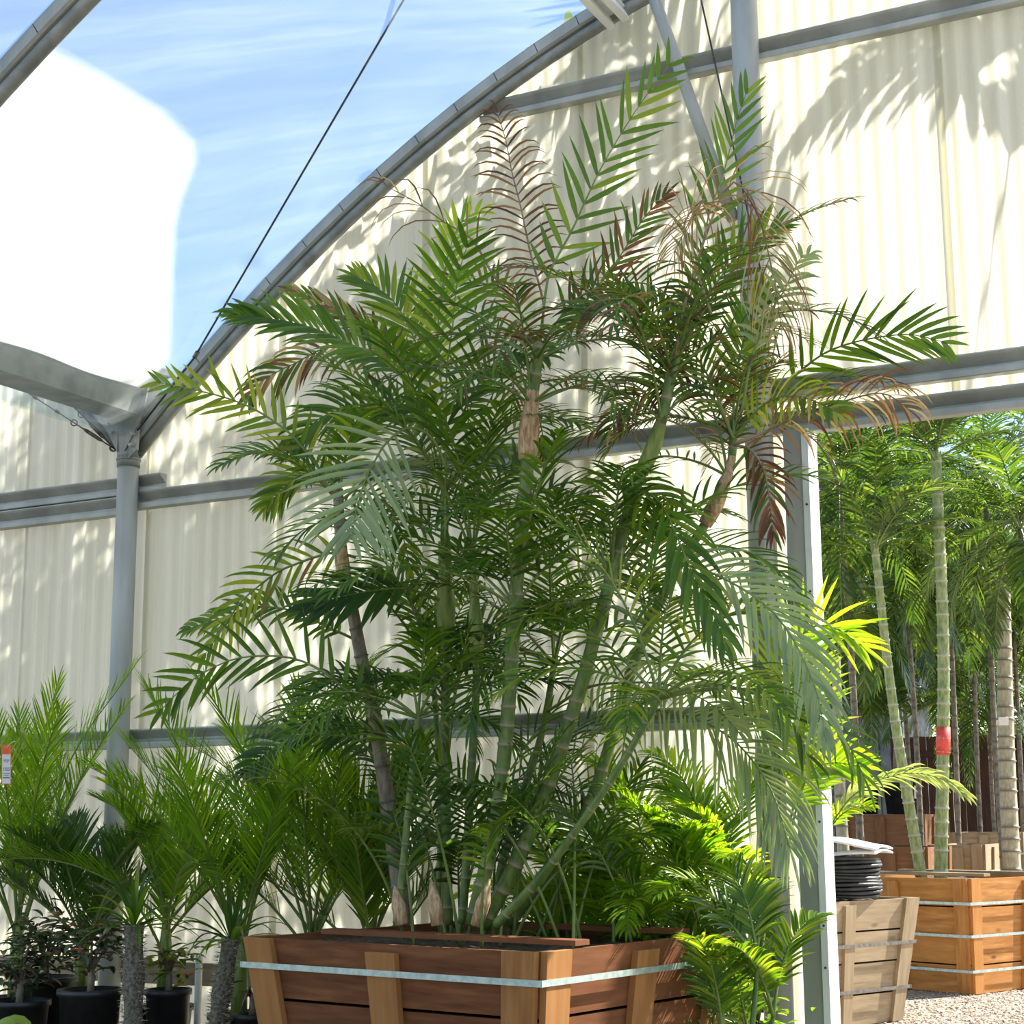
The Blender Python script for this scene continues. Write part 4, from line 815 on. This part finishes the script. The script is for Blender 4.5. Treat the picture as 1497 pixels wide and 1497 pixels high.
# palm frond arching over the boxes
q = P(1212, 1215, 6.9); t = thing('outdoor_palm', V((q.x, q.y, 0)), 'young palm with one pale frond arching over the grey box', 'palm')
a = MB(); a.tube([(q.x, q.y, 0), (q.x, q.y, .8), q], [.05, .045, .03], 9); obj('stem', a, 'gsheath', t, True)
frond(t, [P(1212, 1210, 6.9), P(1245, 1165, 6.8), P(1290, 1138, 6.6), P(1340, 1130, 6.5), P(1385, 1142, 6.4), P(1410, 1160, 6.4)], .34, .032, n=26, t0=.1, ang=(28, 12), droop=.75, leaf='pale', tone=(.2, 1), face=CF)
for k in range(5): frond(t, arch_pts(q, 1.2 * k, R(55), .5, R(90), 6), .2, .03, n=12, t0=.1, ang=(40, 20), droop=.6, leaf='bright', tone=(.5, 1))
# crowns filling the view beyond the doorway
spots = [(1225, 690, 9.5), (1440, 700, 13), (1490, 760, 10.5), (1310, 720, 13.5), (1235, 860, 12.5), (1420, 860, 16), (1310, 880, 16.5), (1385, 810, 14.2), (1200, 640, 15), (1350, 660, 18), (1480, 880, 17), (1255, 950, 15.5), (1445, 980, 18.5), (1370, 960, 17.5)]
wd = ['nearest the doorway jamb', 'with its crown against the open sky', 'by the right edge of the boxes', 'behind the leaning trunk', 'over the pale ringed trunk', 'in front of the dark fence', 'between the two thin trunks', 'behind the straight trunk', 'beyond the jamb', 'with the highest crown', 'beyond the thick grey trunk', 'low beside the grey shed', 'low before the fence corner', 'low between fence and shed']
for k, (x_, y_, Y) in enumerate(spots):
    q = P(x_, y_, Y); out_palm((q.x + random.uniform(-.1, .1), q.y, 0), q, (.04, .03), 'green outdoor palm ' + wd[k], 26, (1.2, 2.2), (-45, 75), (50, 120), .40, n=30, seed=20 + k, W=.030, tm='gstem', grp='palms beyond the doorway', tone=(0, .85))
# trees and palms standing outside the end wall whose shade falls on it
def shade_tree(c, rad, lab, seed, nl, cl_n, ls=(.14, .26), foot=0):
    random.seed(seed); c = V(c); t = thing('broadleaf_tree', V((foot, c.y, 0)), lab, 'tree')
    a = MB(); a.tube(smoothpts([(foot, c.y, 0), (foot, c.y, c.z * .45), ((foot + c.x) / 2, c.y, c.z * .8), tuple(c)], 12), [.16 - .009 * i for i in range(12)], 9); obj('trunk', a, 'trunk', t, True)
    m_ = MB(); cl = [c + V((random.uniform(-1, 1) * rad[0], random.uniform(-1, 1) * rad[1], random.uniform(-1, 1) * rad[2])) for _ in range(cl_n)]
    for i in range(nl):
        e = random.choice(cl) + V([random.gauss(0, .25) for _ in range(3)]); an = random.random() * 6.28
        leaflet(m_, e, V((math.cos(an), math.sin(an), random.uniform(-.7, .4))), V((random.gauss(0, .4), random.gauss(0, .4), 1)), random.uniform(*ls), .09, .5, random.random(), 0, 2, 0, False)
    obj('foliage', m_, 'outer', t, False, kind='stuff')
shade_tree((-2.9, 4.0, 7.3), (2.1, .4, 1.9), 'leafy tree outside the end wall shading the panels by the gutter column', 50, 5000, 27, foot=-.9)
shade_tree((-5.6, 3.2, 5.2), (1.5, .4, 1.5), 'smaller leafy tree outside the wall shading the low panels', 51, 1300, 12, foot=-5.9)
shade_tree((-3.6, 1.3, 6.0), (.7, .25, .6), 'slim leafy tree added unseen outside the end wall to shade upper panels', 52, 1000, 12, foot=-3.7)  # extra crown placed out of view to grey the wall behind the palm
# frond close to the wall that throws the sharp shadow
random.seed(71)
cw = P(1150, 190, .02); c2 = P(1480, 70, .02)
off = SUN * (1.25 / SUN.y)
t = thing('outdoor_palm', V((-.4, 1.6, 0)), 'palm behind the doorway wall throwing a sharp frond shadow', 'palm')
bt = V((-.4, 1.6, 5.2)) + V((.0, 0, .2)); cane([V((-.4, 1.6, 0)), V((-.4, 1.6, 3)), bt], (.09, .06), 'trunk', .17, t, name='trunk')
SF = tuple(SUN)
for tr, oy, L_ in (([(1540, 60), (1440, 62), (1340, 95), (1250, 140), (1160, 210)], 1.1, .40), ([(1540, 40), (1420, 75), (1380, 110), (1430, 150), (1480, 200)], 1.3, .34), ([(1540, 20), (1330, 60), (1240, 110), (1180, 180)], 1.5, .34)):
    s_pts = [P(x_, y_, 0) + SUN * (oy / SUN.y) for x_, y_ in tr]
    frond(t, [bt, bt.lerp(s_pts[0], .6) + V((0, 0, .3))] + s_pts, L_, .05, n=26, t0=.42, ang=(40, 14), droop=1.0, face=SF, wide=False, leaf='outer', vee=0)
for tr, oy in (([(930, 20), (880, 70), (810, 160), (740, 260)], 1.4), ([(900, 60), (860, 140), (830, 240), (820, 330)], 1.6)):
    s_pts = [P(x_, y_, 0) + SUN * (oy / SUN.y) for x_, y_ in tr]
    frond(t, [bt + V((0, .2, .3)), bt + V((-.4, .3, 1.0))] + s_pts, .46, .05, n=34, t0=.3, ang=(50, 20), droop=.6, face=SF, wide=False, leaf='outer', vee=0)
# fence, shed, far trees
f0, f1 = P(1335, 1230, 19.5), P(1510, 1230, 19.5); fz = P(1420, 1075, 19.5).z
fe = thing('board_fence', V(((f0.x + f1.x) / 2, 19.5, 0)), 'tall dark brown board fence behind the outdoor boxes', 'fence')
x_ = f0.x - .3
while x_ < f1.x + 2.5:
    a = MB(); yy = 19.5 + random.uniform(-.008, .008); a.slab([(x_, yy, 0), (x_, yy, fz + random.uniform(-.02, .02)), (x_ + .19, yy, fz), (x_ + .19, yy, 0)], (0, -1, 0), .025); obj('board', a, 'fence', fe); x_ += .2
for z in (.4, fz - .35):
    a = MB(); a.slab([(f0.x - .3, 19.47, z), (f1.x + 2.5, 19.47, z), (f1.x + 2.5, 19.47, z + .12), (f0.x - .3, 19.47, z + .12)], (0, -1, 0), .03); obj('rail', a, 'fence', fe)
g0, g1 = P(1205, 1100, 20.5), P(1318, 1100, 20.5); gz = P(1260, 935, 20.5).z
sh = thing('storage_shed', V(((g0.x + g1.x) / 2, 21.5, 0)), 'dark grey ribbed metal shed behind the palm trunks', 'shed')
a = MB(); a.abox(g0.x, g1.x, 20.5, 22.8, 0, gz); obj('wall', a, 'shed', sh); a = MB(); a.abox(g0.x - .1, g1.x + .1, 20.3, 23, gz, gz + .1); obj('roof', a, 'shed', sh)
x_ = g0.x + .05
while x_ < g1.x:
    a = MB(); a.abox(x_, x_ + .05, 20.46, 20.5, 0, gz); obj('rib', a, 'shed', sh); x_ += .22
# black pots on the tallest box
for k, (x_, y_) in enumerate(((1268, 1190), (1312, 1190))):
    q = P(x_, y_, 15.0); pot(V((q.x, q.y, q.z + .0)), .18, .42, ['black outdoor pot on the tallest box, beside the shed', 'black outdoor pot on the tallest box, beside the white tags'][k])
    t = thing('outdoor_palm', V((q.x, q.y, q.z + .37)), ['young palm in the black pot beside the shed', 'young palm in the black pot beside the white tags'][k], 'palm'); a = MB(); a.tube([(q.x, q.y, q.z + .37), (q.x + .05, q.y, q.z + 1.2)], [.05, .035], 8); obj('stem', a, 'gstem' if k else 'gsheath', t, True)
    for j in range(9): frond(t, arch_pts(V((q.x + .05, q.y, q.z + 1.2)), j * 2.4, R(random.uniform(35, 80)), 1.2, R(90), 7), .34, .034, n=22, t0=.2, droop=.7, leaf='outer', wide=False, nseg=4, face=(0, 0, 1))
for k, x_ in enumerate((1322, 1341)):
    q = P(x_, 1158, 14.4); a = MB(); a.box(q, RT * .04, UP * .085, FW * .006); obj('paper_tag', a, 'paper', None, False, ['white paper tag hanging before the black outdoor pots', 'narrow white paper tag beside the leaning trunk'][k], 'tag')
# leafy trees far behind
def leafy(px, py, Y, rad, lab, seed, nl=5200):
    random.seed(seed); q = P(px, py, Y); t = thing('broadleaf_tree', V((q.x, Y, 0)), lab, 'tree')
    a = MB(); a.tube([(q.x, Y, 0), (q.x + .1, Y, q.z * .6), (q.x, Y, q.z + rad * .4)], [.2, .15, .06], 9); obj('trunk', a, 'trunk', t, True)
    m_ = MB(); cl = [q + V((random.gauss(0, .5), random.gauss(0, .4), random.gauss(0, .55))) * rad for _ in range(26)]
    for k in range(26):
        st = MB(); 
    for i in range(nl):
        e = random.choice(cl) + V([random.gauss(0, .2) for _ in range(3)]) * rad; an = random.random() * 6.28
        leaflet(m_, e, V((math.cos(an), math.sin(an), random.uniform(-.7, .4))), V((random.gauss(0, .4), random.gauss(0, .4), 1)), random.uniform(.16, .3), .1, .5, random.random(), 0, 2, 0, False)
    obj('foliage', m_, 'outer', t, False, kind='stuff')
for k, (x_, y_, Y, r_) in enumerate(((1215, 760, 25, 2.6), (1320, 830, 26, 2.6), (1470, 900, 25, 2.4), (1400, 960, 27, 2.4), (1250, 950, 27, 2.4), (1500, 780, 28, 2.2))):
    leafy(x_, y_, Y, r_, ['leafy tree beyond the shed', 'leafy tree behind the two thin trunks', 'leafy tree behind the thick grey trunk', 'leafy tree behind the dark fence', 'low leafy tree behind the shed', 'leafy tree under the patch of sky'][k], 80 + k)

# hose coil and warped boards on the grey box
random.seed(91)
hc = P(1238, 1300, 5.35); zt = GH + .01
cc = V((GC.x, GC.y, 0)); q = P(1232, 1305, GC.y - .1); cc = V((q.x, GC.y - .1, zt))
a = MB()
for k in range(11):
    for j in range(2):
        rr_ = .30 - j * .035 + random.uniform(-.012, .012); z = zt + .016 + k * .029; ox, oy = random.uniform(-.01, .01), random.uniform(-.01, .01)
        a.tube([cc + V((rr_ * math.cos(q_) + ox, rr_ * math.sin(q_) + oy, z - cc.z + .006 * math.sin(q_ * 2 + k))) for q_ in [i * math.pi / 16 for i in range(33)]], .0155, 6)
obj('hose_coil', a, 'black', None, True, 'coil of black hose stacked on the weathered grey box', 'hose')
for k in range(2):
    a = MB(); vs = []; nx, ny = 14, 8; z0 = zt + .345 + k * .075
    for th in (0, -.014):
        for i in range(nx + 1):
            for j in range(ny + 1):
                X = -.36 + .72 * i / nx; Y_ = -.26 + .52 * j / ny
                vs.append(cc + V((X, Y_, z0 - cc.z + th + .035 * math.sin(X * 6 + k * 2) * (1 + k) * .6 + .02 * math.cos(Y_ * 7) + (.05 * (X + .1) ** 2 if k else 0))))
    o_ = (nx + 1) * (ny + 1); fs = []
    for i in range(nx):
        for j in range(ny): p_ = i * (ny + 1) + j; fs += [(p_, p_ + ny + 1, p_ + ny + 2, p_ + 1), (o_ + p_ + 1, o_ + p_ + ny + 2, o_ + p_ + ny + 1, o_ + p_)]
    for i in range(nx): p_ = i * (ny + 1); fs += [(p_, p_ + o_, p_ + ny + 1 + o_, p_ + ny + 1), (p_ + ny, p_ + 2 * ny + 1, p_ + 2 * ny + 1 + o_, p_ + ny + o_)]
    for j in range(ny): fs += [(j, j + 1, j + 1 + o_, j + o_)]; e_ = nx * (ny + 1) + j; fs += [(e_, e_ + o_, e_ + 1 + o_, e_ + 1)]
    a.add(vs, fs); obj('warped_board', a, 'white', None, True, ['lower warped white sheet on the black hose coil', 'upper warped white sheet on top of the black hose coil'][k], 'board')
print('tris', sum(len(o.data.polygons) for o in bpy.data.objects if o.type == 'MESH'), 'objects', len(bpy.data.objects))
